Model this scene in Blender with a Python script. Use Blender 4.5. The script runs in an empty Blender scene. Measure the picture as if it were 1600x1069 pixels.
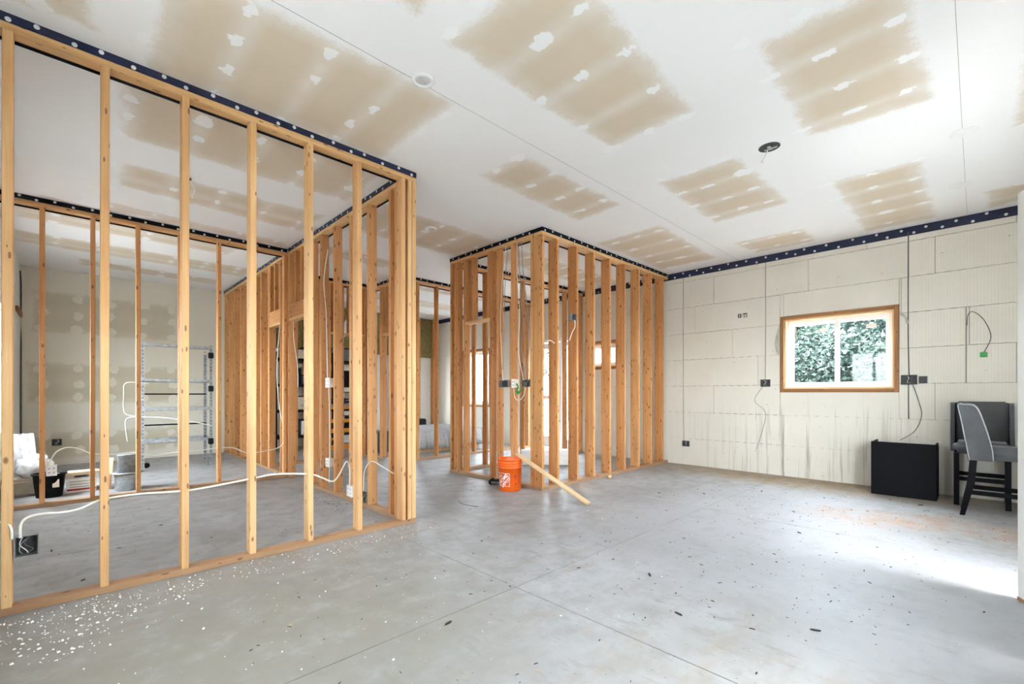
import bpy, bmesh, math, random
import numpy as np
from mathutils import Vector, Matrix, Euler, noise as mnoise

random.seed(7)
PI = math.pi
sc = bpy.context.scene
col = sc.collection
CEIL = 3.048

# ------------------------------------------------------------------ camera
cam_d = bpy.data.cameras.new('camera')
cam = bpy.data.objects.new('camera', cam_d)
col.objects.link(cam)
cam.location = (0, 0, 1.1265)
cam.rotation_euler = (PI / 2, 0, 0.7989 - PI / 2)
cam_d.sensor_width = 36
cam_d.lens = 36 * 707.66 / 1600
cam_d.shift_y = (614.32 - 534.5) / 1600
cam_d.clip_start = 0.02
cam_d.clip_end = 300
sc.camera = cam

# ------------------------------------------------------------------ sky, sun, exposure
w = bpy.data.worlds.new('sky')
sc.world = w
w.use_nodes = True
nt = w.node_tree
nt.nodes.clear()
out = nt.nodes.new('ShaderNodeOutputWorld')
bg = nt.nodes.new('ShaderNodeBackground')
sky = nt.nodes.new('ShaderNodeTexSky')
sky.sky_type = 'NISHITA'
sky.sun_disc = False
sky.sun_elevation = math.radians(60)
sky.sun_rotation = math.radians(180)
sky.air_density = 1.0
sky.dust_density = 3.0
mixw = nt.nodes.new('ShaderNodeMix')
mixw.data_type = 'RGBA'
mixw.inputs[0].default_value = 0.72
mixw.inputs[7].default_value = (5.2, 5.45, 5.75, 1)      # hazy bright overcast
nt.links.new(sky.outputs[0], mixw.inputs[6])
nt.links.new(mixw.outputs[2], bg.inputs[0])
bg.inputs[1].default_value = 1.0
nt.links.new(bg.outputs[0], out.inputs[0])

sun_d = bpy.data.lights.new('sun', 'SUN')
sun = bpy.data.objects.new('sun', sun_d)
col.objects.link(sun)
sun_d.energy = 0.7
sun_d.angle = math.radians(7)
sun_d.color = (1, 0.95, 0.88)
sun.rotation_euler = Vector((0.10, 0.34, -1)).to_track_quat('-Z', 'Y').to_euler()
sun.location = (3, -6, 9)

sc.view_settings.view_transform = 'Standard'
sc.view_settings.look = 'None'
sc.view_settings.gamma = 1
sc.view_settings.use_curve_mapping = False
sc.view_settings.exposure = 3.12
sc.cycles.max_bounces = 8
sc.cycles.diffuse_bounces = 5
sc.cycles.use_adaptive_sampling = True
sc.cycles.adaptive_threshold = 0.03
sc.cycles.glossy_bounces = 3
sc.cycles.transparent_max_bounces = 16
sc.cycles.caustics_reflective = False
sc.cycles.caustics_refractive = False


def portal(loc, rot, sx, sy):
    d = bpy.data.lights.new('daylight_portal', 'AREA')
    d.shape = 'RECTANGLE'
    d.size, d.size_y = sx, sy
    d.cycles.is_portal = True
    o = bpy.data.objects.new('daylight_portal', d)
    o.location = loc
    o.rotation_euler = rot
    col.objects.link(o)


# ------------------------------------------------------------------ materials
M = {}


def newmat(name):
    m = bpy.data.materials.new(name)
    m.use_nodes = True
    n = m.node_tree
    return m, n, n.nodes['Principled BSDF']


def N(n, t, **kw):
    x = n.nodes.new(t)
    for k, v in kw.items():
        setattr(x, k, v)
    return x


def ramp(n, fac, stops):
    r = N(n, 'ShaderNodeValToRGB')
    e = r.color_ramp.elements
    while len(e) < len(stops):
        e.new(0.5)
    for i, (p, c) in enumerate(stops):
        e[i].position = p
        e[i].color = tuple(c) + (1,) if len(c) == 3 else c
    n.links.new(fac, r.inputs[0])
    return r


def mixc(n, fac, a, b, blend='MIX'):
    x = N(n, 'ShaderNodeMix')
    x.data_type = 'RGBA'
    x.blend_type = blend
    for s, v in ((x.inputs[0], fac), (x.inputs[6], a), (x.inputs[7], b)):
        if hasattr(v, 'is_linked') or hasattr(v, 'links'):
            n.links.new(v, s)
        elif isinstance(v, (int, float)):
            s.default_value = v
        else:
            s.default_value = tuple(v) + (1,) if len(v) == 3 else v
    return x.outputs[2]


def math_(n, op, a, b=None, clamp=False):
    x = N(n, 'ShaderNodeMath', operation=op)
    x.use_clamp = clamp
    for s, v in ((x.inputs[0], a), (x.inputs[1], b)):
        if v is None:
            continue
        if hasattr(v, 'links'):
            n.links.new(v, s)
        else:
            s.default_value = v
    return x.outputs[0]


def noisef(n, vec, scale, detail=3, rough=0.55):
    x = N(n, 'ShaderNodeTexNoise')
    x.inputs['Scale'].default_value = scale
    x.inputs['Detail'].default_value = detail
    x.inputs['Roughness'].default_value = rough
    if vec is not None:
        n.links.new(vec, x.inputs['Vector'])
    return x.outputs[0]


def mapping(n, vec, scale, loc=None):
    x = N(n, 'ShaderNodeMapping')
    n.links.new(vec, x.inputs['Vector'])
    x.inputs['Scale'].default_value = scale
    if loc is not None:
        n.links.new(loc, x.inputs['Location'])
    return x.outputs[0]


def bump(n, h, bsdf, dist=0.002, strength=0.5):
    b = N(n, 'ShaderNodeBump')
    b.inputs['Distance'].default_value = dist
    b.inputs['Strength'].default_value = strength
    n.links.new(h, b.inputs['Height'])
    n.links.new(b.outputs[0], bsdf.inputs['Normal'])


def plain(name, c, rough=0.5, metal=0.0, var=0.12, scale=18, bmp=0.0):
    """simple procedural material: base colour with mottled noise"""
    m, n, b = newmat(name)
    tc = N(n, 'ShaderNodeTexCoord')
    f = noisef(n, tc.outputs['Object'], scale)
    lo = tuple(max(0, v * (1 - var)) for v in c)
    hi = tuple(min(1, v * (1 + var)) for v in c)
    r = ramp(n, f, [(0.3, lo), (0.7, hi)])
    n.links.new(r.outputs[0], b.inputs['Base Color'])
    b.inputs['Roughness'].default_value = rough
    b.inputs['Metallic'].default_value = metal
    if bmp:
        bump(n, f, b, bmp)
    if max(c) < 0.02:
        b.inputs['Specular IOR Level'].default_value = 0.06
    M[name] = m
    return m


def wood(name, c_lo, c_hi, c_knot, knots=1.0):
    m, n, b = newmat(name)
    tc = N(n, 'ShaderNodeTexCoord')
    oi = N(n, 'ShaderNodeObjectInfo')
    off = N(n, 'ShaderNodeCombineXYZ')
    s = math_(n, 'MULTIPLY', oi.outputs['Random'], 57.0)
    for i in range(3):
        n.links.new(s, off.inputs[i])
    v = mapping(n, tc.outputs['Object'], (1, 1, 1), off.outputs[0])
    g = noisef(n, mapping(n, v, (34, 34, 1.1)), 1.0, 3, 0.6)
    g2 = noisef(n, mapping(n, v, (150, 150, 4)), 1.0, 1, 0.6)
    patch = noisef(n, mapping(n, v, (5, 5, 1.7)), 1.0, 2)
    f = math_(n, 'ADD', math_(n, 'MULTIPLY', g, 0.55), math_(n, 'MULTIPLY', patch, 0.45))
    base = ramp(n, f, [(0.34, c_lo), (0.62, c_hi)]).outputs[0]
    # board-to-board tint
    tint = ramp(n, oi.outputs['Random'], [(0.0, (0.82, 0.74, 0.66)), (0.35, (1.0, 0.97, 0.94)), (0.7, (1.0, 1.03, 1.05)), (1.0, (0.9, 0.86, 0.78))])
    base = mixc(n, 1.0, base, tint.outputs[0], 'MULTIPLY')
    base = mixc(n, math_(n, 'MULTIPLY', math_(n, 'LESS_THAN', g2, 0.42), 0.22), base, c_lo)
    # knots
    vo = N(n, 'ShaderNodeTexVoronoi')
    n.links.new(mapping(n, v, (10, 10, 5.2)), vo.inputs['Vector'])
    vo.inputs['Scale'].default_value = 1.0
    k = ramp(n, vo.outputs['Distance'], [(0.0, (1, 1, 1)), (0.055 * knots, (1, 1, 1)), (0.12 * knots, (0, 0, 0))])
    base = mixc(n, math_(n, 'MULTIPLY', k.outputs[0], 0.85), base, c_knot)
    # small dark nail holes and mill marks
    vo2 = N(n, 'ShaderNodeTexVoronoi')
    n.links.new(mapping(n, v, (30, 30, 9)), vo2.inputs['Vector'])
    vo2.inputs['Scale'].default_value = 1.0
    vo2.inputs['Randomness'].default_value = 1.0
    clus = ramp(n, noisef(n, mapping(n, v, (14, 14, 2.3)), 1.0, 2), [(0.42, (0.3, 0.3, 0.3)), (0.62, (1, 1, 1))]).outputs[0]
    k2 = math_(n, 'LESS_THAN', vo2.outputs['Distance'], math_(n, 'MULTIPLY', clus, 0.2 * knots))
    base = mixc(n, math_(n, 'MULTIPLY', k2, 0.75), base, (0.10, 0.035, 0.012))
    n.links.new(base, b.inputs['Base Color'])
    b.inputs['Roughness'].default_value = 0.62
    bump(n, g2, b, 0.0008, 0.5)
    M[name] = m


wood('pine', (0.58, 0.31, 0.115), (0.78, 0.49, 0.23), (0.20, 0.065, 0.02))
wood('fir', (0.50, 0.218, 0.064), (0.69, 0.348, 0.135), (0.13, 0.04, 0.013), 1.25)
wood('plate_wood', (0.34, 0.19, 0.095), (0.50, 0.31, 0.17), (0.12, 0.04, 0.02))
wood('buck_wood', (0.21, 0.09, 0.027), (0.36, 0.17, 0.055), (0.10, 0.035, 0.012))
wood('lath', (0.66, 0.42, 0.22), (0.82, 0.58, 0.34), (0.3, 0.12, 0.05), 0.6)

plain('gasket_blue', (0.006, 0.012, 0.045), 0.5, 0, 0.35, 9)
plain('gasket_black', (0.010, 0.012, 0.018), 0.4, 0, 0.3, 9)
plain('cap_white', (0.75, 0.75, 0.72), 0.4)
plain('vinyl', (0.82, 0.83, 0.84), 0.35, 0, 0.03)
plain('steel', (0.46, 0.48, 0.48), 0.38, 0.75, 0.2, 30)
plain('galv', (0.34, 0.35, 0.35), 0.5, 0.7, 0.3, 22)
plain('black_plastic', (0.012, 0.012, 0.013), 0.42, 0, 0.3)
plain('black_wood', (0.010, 0.010, 0.011), 0.5, 0, 0.3, 30, 0.0008)
plain('black_texture', (0.008, 0.008, 0.009), 0.6, 0, 0.5, 160, 0.0015)
plain('cable_white', (0.85, 0.83, 0.74), 0.45, 0, 0.04)
plain('cable_grey', (0.30, 0.30, 0.29), 0.5, 0, 0.1)
plain('cable_dark', (0.10, 0.10, 0.095), 0.6, 0, 0.2)
plain('copper_green', (0.02, 0.30, 0.05), 0.5)
plain('box_metal', (0.30, 0.31, 0.30), 0.45, 0.5, 0.35, 60)
plain('box_inside', (0.04, 0.04, 0.04), 0.7, 0, 0.4, 60)
plain('orange_plastic', (0.90, 0.13, 0.006), 0.32, 0, 0.05, 12)
plain('print_white', (0.86, 0.80, 0.74), 0.5, 0, 0.03)
plain('print_black', (0.03, 0.028, 0.025), 0.6, 0, 0.1)
plain('orange_steel', (0.72, 0.30, 0.03), 0.45, 0, 0.12)
plain('grey_tote', (0.10, 0.12, 0.15), 0.45)
plain('cardboard', (0.62, 0.55, 0.45), 0.75, 0, 0.08)
plain('label_red', (0.35, 0.03, 0.03), 0.6)
plain('plastic_film', (0.56, 0.57, 0.58), 0.25, 0, 0.2, 25, 0.004)
plain('wrap_white', (0.80, 0.81, 0.83), 0.25, 0, 0.12, 25, 0.004)
plain('foam_board', (0.80, 0.80, 0.76), 0.7, 0, 0.05)
plain('leg_black', (0.005, 0.005, 0.006), 0.4, 0, 0.2)
plain('piping', (0.42, 0.43, 0.44), 0.6, 0, 0.05)
plain('door_paint', (0.74, 0.74, 0.70), 0.4, 0, 0.03)
plain('rubber', (0.03, 0.03, 0.03), 0.6)
plain('spray_foam', (0.85, 0.58, 0.28), 0.8, 0, 0.2, 60, 0.004)
plain('housewrap', (0.45, 0.44, 0.38), 0.7, 0, 0.15)
plain('red_cloth', (0.45, 0.02, 0.03), 0.7)
plain('white_cloth', (0.8, 0.8, 0.8), 0.7)
plain('chip_dark', (0.03, 0.027, 0.025), 0.8, 0, 0.4)
plain('chip_wood', (0.60, 0.40, 0.22), 0.8, 0, 0.4, 60)
plain('chip_white', (0.85, 0.85, 0.82), 0.8)
plain('sawdust', (0.62, 0.40, 0.27), 0.9, 0, 0.25, 60)
plain('concrete_core', (0.16, 0.155, 0.145), 0.9)
plain('icf_gap', (0.10, 0.095, 0.085), 0.95)
plain('trim_white', (0.75, 0.75, 0.73), 0.5, 0, 0.04)
plain('lens_grey', (0.55, 0.55, 0.54), 0.4)
plain('bark', (0.10, 0.07, 0.045), 0.9, 0, 0.4, 20)
plain('lumber_grey', (0.32, 0.27, 0.2), 0.8)


def wool():
    m, n, b = newmat('mineral_wool')
    tc = N(n, 'ShaderNodeTexCoord')
    f = noisef(n, mapping(n, tc.outputs['Object'], (40, 40, 9)), 1.0, 6, 0.7)
    r = ramp(n, f, [(0.3, (0.12, 0.085, 0.03)), (0.7, (0.34, 0.27, 0.11))])
    n.links.new(r.outputs[0], b.inputs['Base Color'])
    b.inputs['Roughness'].default_value = 1
    bump(n, f, b, 0.01, 0.8)
    M['mineral_wool'] = m


wool()


def fabric():
    m, n, b = newmat('grey_fabric')
    tc = N(n, 'ShaderNodeTexCoord')
    f = noisef(n, tc.outputs['Object'], 260, 2)
    f2 = noisef(n, tc.outputs['Object'], 6, 3)
    r = ramp(n, math_(n, 'ADD', math_(n, 'MULTIPLY', f, 0.5), math_(n, 'MULTIPLY', f2, 0.5)),
             [(0.3, (0.050, 0.053, 0.058)), (0.7, (0.105, 0.108, 0.115))])
    n.links.new(r.outputs[0], b.inputs['Base Color'])
    b.inputs['Roughness'].default_value = 0.85
    b.inputs['Sheen Weight'].default_value = 0.3
    bump(n, f, b, 0.0008)
    M['grey_fabric'] = m


fabric()


def leaf():
    m, n, b = newmat('leaf')
    tc = N(n, 'ShaderNodeTexCoord')
    f = noisef(n, tc.outputs['Object'], 1.6, 4)
    r = ramp(n, f, [(0.3, (0.010, 0.021, 0.018)), (0.65, (0.040, 0.060, 0.045))])
    n.links.new(r.outputs[0], b.inputs['Base Color'])
    b.inputs['Roughness'].default_value = 0.5
    b.inputs['Specular IOR Level'].default_value = 0.15
    M['leaf'] = m


leaf()


def glass():
    m = bpy.data.materials.new('window_glass')
    m.use_nodes = True
    n = m.node_tree
    n.nodes.clear()
    o = N(n, 'ShaderNodeOutputMaterial')
    t = N(n, 'ShaderNodeBsdfTransparent')
    t.inputs[0].default_value = (0.93, 0.96, 0.96, 1)
    g = N(n, 'ShaderNodeBsdfGlossy')
    g.inputs['Roughness'].default_value = 0.03
    mx = N(n, 'ShaderNodeMixShader')
    mx.inputs[0].default_value = 0.015
    n.links.new(t.outputs[0], mx.inputs[1])
    n.links.new(g.outputs[0], mx.inputs[2])
    n.links.new(mx.outputs[0], o.inputs[0])
    M['glass'] = m


glass()


def drywall(name='drywall', pa=(0.57, 0.475, 0.355), pb=(0.655, 0.56, 0.435), ma=(0.77, 0.76, 0.745), mb=(0.83, 0.82, 0.81), md=(0.83, 0.83, 0.82)):
    """paper-faced board; joint compound where the 'paper' field is low or the 'dab' field is high"""
    m, n, b = newmat(name)
    tc = N(n, 'ShaderNodeTexCoord')
    a1 = N(n, 'ShaderNodeAttribute', attribute_name='paper')
    a2 = N(n, 'ShaderNodeAttribute', attribute_name='dab')
    a3 = N(n, 'ShaderNodeAttribute', attribute_name='feather')
    P = tc.outputs['Object']
    n1 = noisef(n, P, 7, 5, 0.65)
    n2 = noisef(n, P, 60, 3, 0.6)
    n3 = noisef(n, P, 1.4, 3)
    e = math_(n, 'ADD', a1.outputs['Fac'], math_(n, 'MULTIPLY', math_(n, 'SUBTRACT', n1, 0.5), 0.14))
    e = math_(n, 'ADD', e, math_(n, 'MULTIPLY', math_(n, 'SUBTRACT', n2, 0.5), 0.06))
    paper = ramp(n, e, [(0.0, (0, 0, 0)), (0.05, (1, 1, 1))]).outputs[0]
    soft = ramp(n, e, [(0.0, (0.55, 0.55, 0.55)), (0.16, (1, 1, 1))]).outputs[0]
    pap = mixc(n, 1.0, paper, soft, 'MULTIPLY')
    n4 = noisef(n, P, 19, 2, 0.5)
    d = math_(n, 'ADD', a2.outputs['Fac'], math_(n, 'MULTIPLY', math_(n, 'SUBTRACT', n4, 0.5), 0.075))
    dab = ramp(n, d, [(0.0, (0, 0, 0)), (0.007, (1, 1, 1))]).outputs[0]
    fea = math_(n, 'MULTIPLY', a3.outputs['Fac'], math_(n, 'ADD', n1, 0.15), True)
    cp = mixc(n, n3, pa, pb)
    cm = mixc(n, n3, ma, mb)
    c = mixc(n, pap, cm, cp)
    c = mixc(n, math_(n, 'MULTIPLY', fea, 0.55), c, cm)
    c = mixc(n, math_(n, 'MULTIPLY', dab, 0.9), c, md)
    n.links.new(c, b.inputs['Base Color'])
    b.inputs['Roughness'].default_value = 0.9
    bump(n, n1, b, 0.002, 0.25)
    M[name] = m


drywall()
drywall('drywall_buff', (0.47, 0.415, 0.30), (0.54, 0.48, 0.355), (0.64, 0.60, 0.50), (0.70, 0.66, 0.56), (0.68, 0.64, 0.54))


def icf():
    m, n, b = newmat('icf_foam')
    tc = N(n, 'ShaderNodeTexCoord')
    gm = N(n, 'ShaderNodeNewGeometry')
    P = gm.outputs['Position']
    sp = N(n, 'ShaderNodeSeparateXYZ')
    n.links.new(P, sp.inputs[0])
    # fine vertical ribs every 25 mm
    rib = math_(n, 'ABSOLUTE', math_(n, 'SUBTRACT', math_(n, 'FRACT', math_(n, 'MULTIPLY', sp.outputs[1], 39.0)), 0.5))
    ribm = ramp(n, rib, [(0.0, (0, 0, 0)), (0.42, (0, 0, 0)), (0.5, (1, 1, 1))]).outputs[0]
    n1 = noisef(n, P, 2.2, 4)
    n2 = noisef(n, P, 45, 3)
    c = mixc(n, n1, (0.64, 0.60, 0.515), (0.76, 0.725, 0.645))
    c = mixc(n, math_(n, 'MULTIPLY', ribm, 0.28), c, (0.50, 0.46, 0.38))
    # seepage streaks, running down from the window and denser low on the wall
    st = noisef(n, mapping(n, P, (1, 17, 0.5)), 1.0, 4, 0.7)
    stm = ramp(n, st, [(0.53, (0, 0, 0)), (0.66, (1, 1, 1))]).outputs[0]
    lowz = ramp(n, math_(n, 'MULTIPLY', sp.outputs[2], 0.5), [(0.06, (1, 1, 1)), (0.40, (0.5, 0.5, 0.5)), (0.50, (0, 0, 0))]).outputs[0]
    yy = math_(n, 'ABSOLUTE', math_(n, 'SUBTRACT', sp.outputs[1], 1.6))
    near = ramp(n, math_(n, 'MULTIPLY', yy, 0.5), [(0.2, (1, 1, 1)), (0.75, (0.12, 0.12, 0.12))]).outputs[0]
    c = mixc(n, math_(n, 'MULTIPLY', math_(n, 'MULTIPLY', mixc(n, 1.0, lowz, near, 'MULTIPLY'), stm), 0.85), c, (0.21, 0.19, 0.155))
    # dirt specks
    vo = N(n, 'ShaderNodeTexVoronoi')
    n.links.new(P, vo.inputs['Vector'])
    vo.inputs['Scale'].default_value = 6.5
    c = mixc(n, math_(n, 'MULTIPLY', math_(n, 'LESS_THAN', vo.outputs['Distance'], 0.05), 0.6), c, (0.25, 0.21, 0.16))
    n.links.new(c, b.inputs['Base Color'])
    b.inputs['Roughness'].default_value = 0.85
    h = math_(n, 'SUBTRACT', math_(n, 'MULTIPLY', n2, 0.3), ribm)
    bump(n, h, b, 0.002, 0.4)
    M['icf_foam'] = m


icf()


def concrete():
    m, n, b = newmat('concrete')
    gm = N(n, 'ShaderNodeNewGeometry')
    P = gm.outputs['Position']
    sp = N(n, 'ShaderNodeSeparateXYZ')
    n.links.new(P, sp.inputs[0])
    n1 = noisef(n, P, 0.9, 4, 0.62)
    n2 = noisef(n, P, 5.5, 4, 0.65)
    n3 = noisef(n, P, 70, 3, 0.6)
    n4 = noisef(n, mapping(n, P, (2.2, 7, 1)), 1.0, 3, 0.7)
    c = ramp(n, n1, [(0.3, (0.265, 0.268, 0.265)), (0.52, (0.345, 0.352, 0.36)), (0.72, (0.41, 0.42, 0.435))]).outputs[0]
    c = mixc(n, math_(n, 'MULTIPLY', ramp(n, n2, [(0.45, (0, 0, 0)), (0.68, (1, 1, 1))]).outputs[0], 0.6), c, (0.26, 0.25, 0.225))
    c = mixc(n, math_(n, 'MULTIPLY', ramp(n, n4, [(0.50, (0, 0, 0)), (0.70, (1, 1, 1))]).outputs[0], 0.6), c, (0.29, 0.255, 0.205))
    c = mixc(n, math_(n, 'MULTIPLY', n3, 0.3), c, (0.24, 0.235, 0.225))

    n5 = noisef(n, mapping(n, P, (13, 4, 1)), 1.0, 3, 0.75)
    c = mixc(n, math_(n, 'MULTIPLY', ramp(n, n5, [(0.56, (0, 0, 0)), (0.70, (1, 1, 1))]).outputs[0], 0.45), c, (0.19, 0.175, 0.15))
    vs = N(n, 'ShaderNodeTexVoronoi')
    n.links.new(P, vs.inputs['Vector'])
    vs.inputs['Scale'].default_value = 16.0
    c = mixc(n, math_(n, 'MULTIPLY', math_(n, 'LESS_THAN', vs.outputs['Distance'], 0.07), 0.55), c, (0.12, 0.11, 0.10))
    # soft patches: real dust and sawdust, and light levels painted into the concrete
    def dust_or_light(x, y, rx, ry, colr, amt, thr=0.52):
        global_c = dust_or_light.c
        dx = math_(n, 'DIVIDE', math_(n, 'SUBTRACT', sp.outputs[0], x), rx)
        dy = math_(n, 'DIVIDE', math_(n, 'SUBTRACT', sp.outputs[1], y), ry)
        d2 = math_(n, 'ADD', math_(n, 'MULTIPLY', dx, dx), math_(n, 'MULTIPLY', dy, dy))
        e = math_(n, 'SUBTRACT', 1.0, d2, True)
        e = math_(n, 'MULTIPLY', e, ramp(n, n2, [(thr - 0.14, (0, 0, 0)), (thr + 0.12, (1, 1, 1))]).outputs[0])
        dust_or_light.c = mixc(n, math_(n, 'MULTIPLY', e, amt), global_c, colr)
    dust_or_light.c = c
    dust_or_light(0.5, 2.3, 1.7, 1.3, (0.235, 0.215, 0.175), 0.85, 0.34)  # brown dust tone that also paints in the dimmer near-left floor
    dust_or_light(4.2, 1.3, 2.0, 1.3, (0.47, 0.48, 0.515), 0.75, 0.42)  # pale cool patch, stronger light on the right floor put into the colour
    dust_or_light(3.3, 0.2, 1.3, 0.8, (0.46, 0.47, 0.50), 0.7, 0.42)  # second pale patch, painted brightness by the entry door
    dust_or_light(5.15, 0.75, 0.45, 0.55, (0.42, 0.27, 0.175), 0.9)
    dust_or_light(5.35, 0.25, 0.4, 0.5, (0.40, 0.26, 0.17), 0.9)
    dust_or_light(5.25, -0.25, 0.5, 0.3, (0.39, 0.25, 0.16), 0.8)
    dust_or_light(6.75, 1.6, 0.75, 2.6, (0.32, 0.235, 0.14), 0.95, 0.36)
    dust_or_light(4.15, 3.3, 0.7, 0.3, (0.38, 0.29, 0.19), 0.6)
    dust_or_light(1.2, 3.25, 1.8, 0.35, (0.34, 0.29, 0.23), 0.6)
    c = dust_or_light.c
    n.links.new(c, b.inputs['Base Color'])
    r = ramp(n, n2, [(0.3, (0.42, 0.42, 0.42)), (0.7, (0.66, 0.66, 0.66))])
    n.links.new(r.outputs[0], b.inputs['Roughness'])
    bump(n, math_(n, 'ADD', n3, n2), b, 0.0015, 0.35)
    M['concrete'] = m


concrete()


def grass():
    m, n, b = newmat('gravel')
    gm = N(n, 'ShaderNodeNewGeometry')
    f = noisef(n, gm.outputs['Position'], 3, 6, 0.7)
    r = ramp(n, f, [(0.3, (0.28, 0.28, 0.27)), (0.7, (0.38, 0.375, 0.36))])
    n.links.new(r.outputs[0], b.inputs['Base Color'])
    b.inputs['Roughness'].default_value = 0.95
    M['gravel'] = m


grass()


# ------------------------------------------------------------------ mesh helpers
def link(o, parent=None):
    col.objects.link(o)
    if parent is not None:
        o.parent = parent
    return o


def obj(name, bm, mat, parent=None, loc=(0, 0, 0), rot=None, smooth=False):
    me = bpy.data.meshes.new(name)
    bm.normal_update()
    bm.to_mesh(me)
    bm.free()
    me.materials.append(M[mat])
    if smooth:
        me.polygons.foreach_set('use_smooth', [True] * len(me.polygons))
    o = bpy.data.objects.new(name, me)
    o.location = loc
    if rot:
        o.rotation_euler = rot
    return link(o, parent)


def tag(o, label, cat, group=None):
    o['label'] = label
    o['category'] = cat
    if group:
        o['group'] = group
    return o


def thing(name, label, cat, loc=(0, 0, 0), rotz=0.0, group=None):
    o = bpy.data.objects.new(name, None)
    o.empty_display_size = 0.1
    o.location = loc
    o.rotation_euler = (0, 0, rotz)
    col.objects.link(o)
    return tag(o, label, cat, group)


def struct(o):
    o['kind'] = 'structure'
    return o


def box(bm, x0, x1, y0, y1, z0, z1, mtx=None):
    r = bmesh.ops.create_cube(bm, size=1.0)
    T = Matrix.Translation(((x0 + x1) / 2, (y0 + y1) / 2, (z0 + z1) / 2)) @ Matrix.Diagonal((x1 - x0, y1 - y0, z1 - z0, 1))
    if mtx is not None:
        T = mtx @ T
    bmesh.ops.transform(bm, matrix=T, verts=r['verts'])
    return r['verts']


def bev(bm, w, seg=1):
    bmesh.ops.bevel(bm, geom=list(bm.edges), offset=w, segments=seg, affect='EDGES', clamp_overlap=True)
    return bm


def B(*a, bevel=0.0, seg=1):
    bm = bmesh.new()
    if isinstance(a[0], (tuple, list)):
        for q in a:
            box(bm, *q)
    else:
        box(bm, *a)
    if bevel:
        bev(bm, bevel, seg)
    return bm


def lathe(profile, n=32, cap=True):
    bm = bmesh.new()
    rings = []
    for r, z in profile:
        rings.append([bm.verts.new((r * math.cos(2 * PI * i / n), r * math.sin(2 * PI * i / n), z)) for i in range(n)])
    for a, b in zip(rings, rings[1:]):
        for i in range(n):
            bm.faces.new((a[i], a[(i + 1) % n], b[(i + 1) % n], b[i]))
    if cap:
        bm.faces.new(list(reversed(rings[0])))
        bm.faces.new(rings[-1])
    return bm


def smooth_pts(pts, sub=6):
    P = [Vector(p) for p in pts]
    if len(P) < 3:
        return P
    res = []
    for i in range(len(P) - 1):
        p0 = P[max(i - 1, 0)]
        p1, p2 = P[i], P[i + 1]
        p3 = P[min(i + 2, len(P) - 1)]
        for k in range(sub):
            t = k / sub
            res.append(0.5 * ((2 * p1) + (p2 - p0) * t + (2 * p0 - 5 * p1 + 4 * p2 - p3) * t * t + (3 * p1 - p0 - 3 * p2 + p3) * t ** 3))
    res.append(P[-1])
    return res


def tube(pts, r, n=6, sub=6, bm=None):
    bm = bm or bmesh.new()
    P = smooth_pts(pts, sub)
    rings = []
    up = Vector((0.13, 0.31, 0.94)).normalized()
    for i, p in enumerate(P):
        t = (P[min(i + 1, len(P) - 1)] - P[max(i - 1, 0)])
        t = t.normalized() if t.length > 1e-9 else Vector((0, 0, 1))
        a = t.cross(up)
        if a.length < 1e-3:
            a = t.cross(Vector((1, 0, 0)))
        a.normalize()
        b = t.cross(a).normalized()
        rings.append([bm.verts.new(p + r * (math.cos(2 * PI * k / n) * a + math.sin(2 * PI * k / n) * b)) for k in range(n)])
    for a, b in zip(rings, rings[1:]):
        for k in range(n):
            bm.faces.new((a[k], a[(k + 1) % n], b[(k + 1) % n], b[k]))
    bm.faces.new(list(reversed(rings[0])))
    bm.faces.new(rings[-1])
    return bm


def bar(bm, p, q, a, b, roll=None):
    """rectangular bar from p to q with cross-section a x b"""
    p, q = Vector(p), Vector(q)
    d = q - p
    R = d.to_track_quat('Z', 'Y').to_matrix().to_4x4()
    if roll:
        R = R @ Matrix.Rotation(roll, 4, 'Z')
    box(bm, -a / 2, a / 2, -b / 2, b / 2, 0, d.length, Matrix.Translation(p) @ R)
    return bm


def prism(poly, t0, t1, axis='x'):
    """extrude a polygon; axis x: poly in (y,z); axis y: poly in (x,z); axis z: poly in (x,y)"""
    bm = bmesh.new()

    def V(a, b, t):
        return {'x': (t, a, b), 'y': (a, t, b), 'z': (a, b, t)}[axis]
    A = [bm.verts.new(V(a, b, t0)) for a, b in poly]
    Bv = [bm.verts.new(V(a, b, t1)) for a, b in poly]
    bm.faces.new(A)
    bm.faces.new(list(reversed(Bv)))
    k = len(poly)
    for i in range(k):
        bm.faces.new((A[i], Bv[i], Bv[(i + 1) % k], A[(i + 1) % k]))
    bmesh.ops.recalc_face_normals(bm, faces=bm.faces)
    return bm


_lum = {}


def lumber(name, parent, x0, x1, y0, y1, z0, z1, mat='pine', lean=0.0):
    """one piece of framing timber; its mesh runs along local Z so the grain follows the board"""
    d = (x1 - x0, y1 - y0, z1 - z0)
    ax = d.index(max(d))
    if ax == 2:
        dim, rot = (d[0], d[1], d[2]), (0, 0, 0)
    elif ax == 0:
        dim, rot = (d[2], d[1], d[0]), (0, PI / 2, 0)
    else:
        dim, rot = (d[0], d[2], d[1]), (-PI / 2, 0, 0)
    key = tuple(round(v, 3) for v in dim) + (mat,)
    if key not in _lum:
        bm = B(-dim[0] / 2, dim[0] / 2, -dim[1] / 2, dim[1] / 2, -dim[2] / 2, dim[2] / 2, bevel=0.0025)
        me = bpy.data.meshes.new(name)
        bm.to_mesh(me)
        bm.free()
        me.materials.append(M[mat])
        _lum[key] = me
    o = bpy.data.objects.new(name, _lum[key])
    pl = parent.location if parent is not None else Vector((0, 0, 0))
    o.location = Vector(((x0 + x1) / 2, (y0 + y1) / 2, (z0 + z1) / 2)) - pl
    o.rotation_euler = rot
    if ax == 2 and lean:
        o.rotation_euler = (random.uniform(-lean, lean), random.uniform(-lean, lean), random.choice((0, PI)))
    return link(o, parent)


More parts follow.
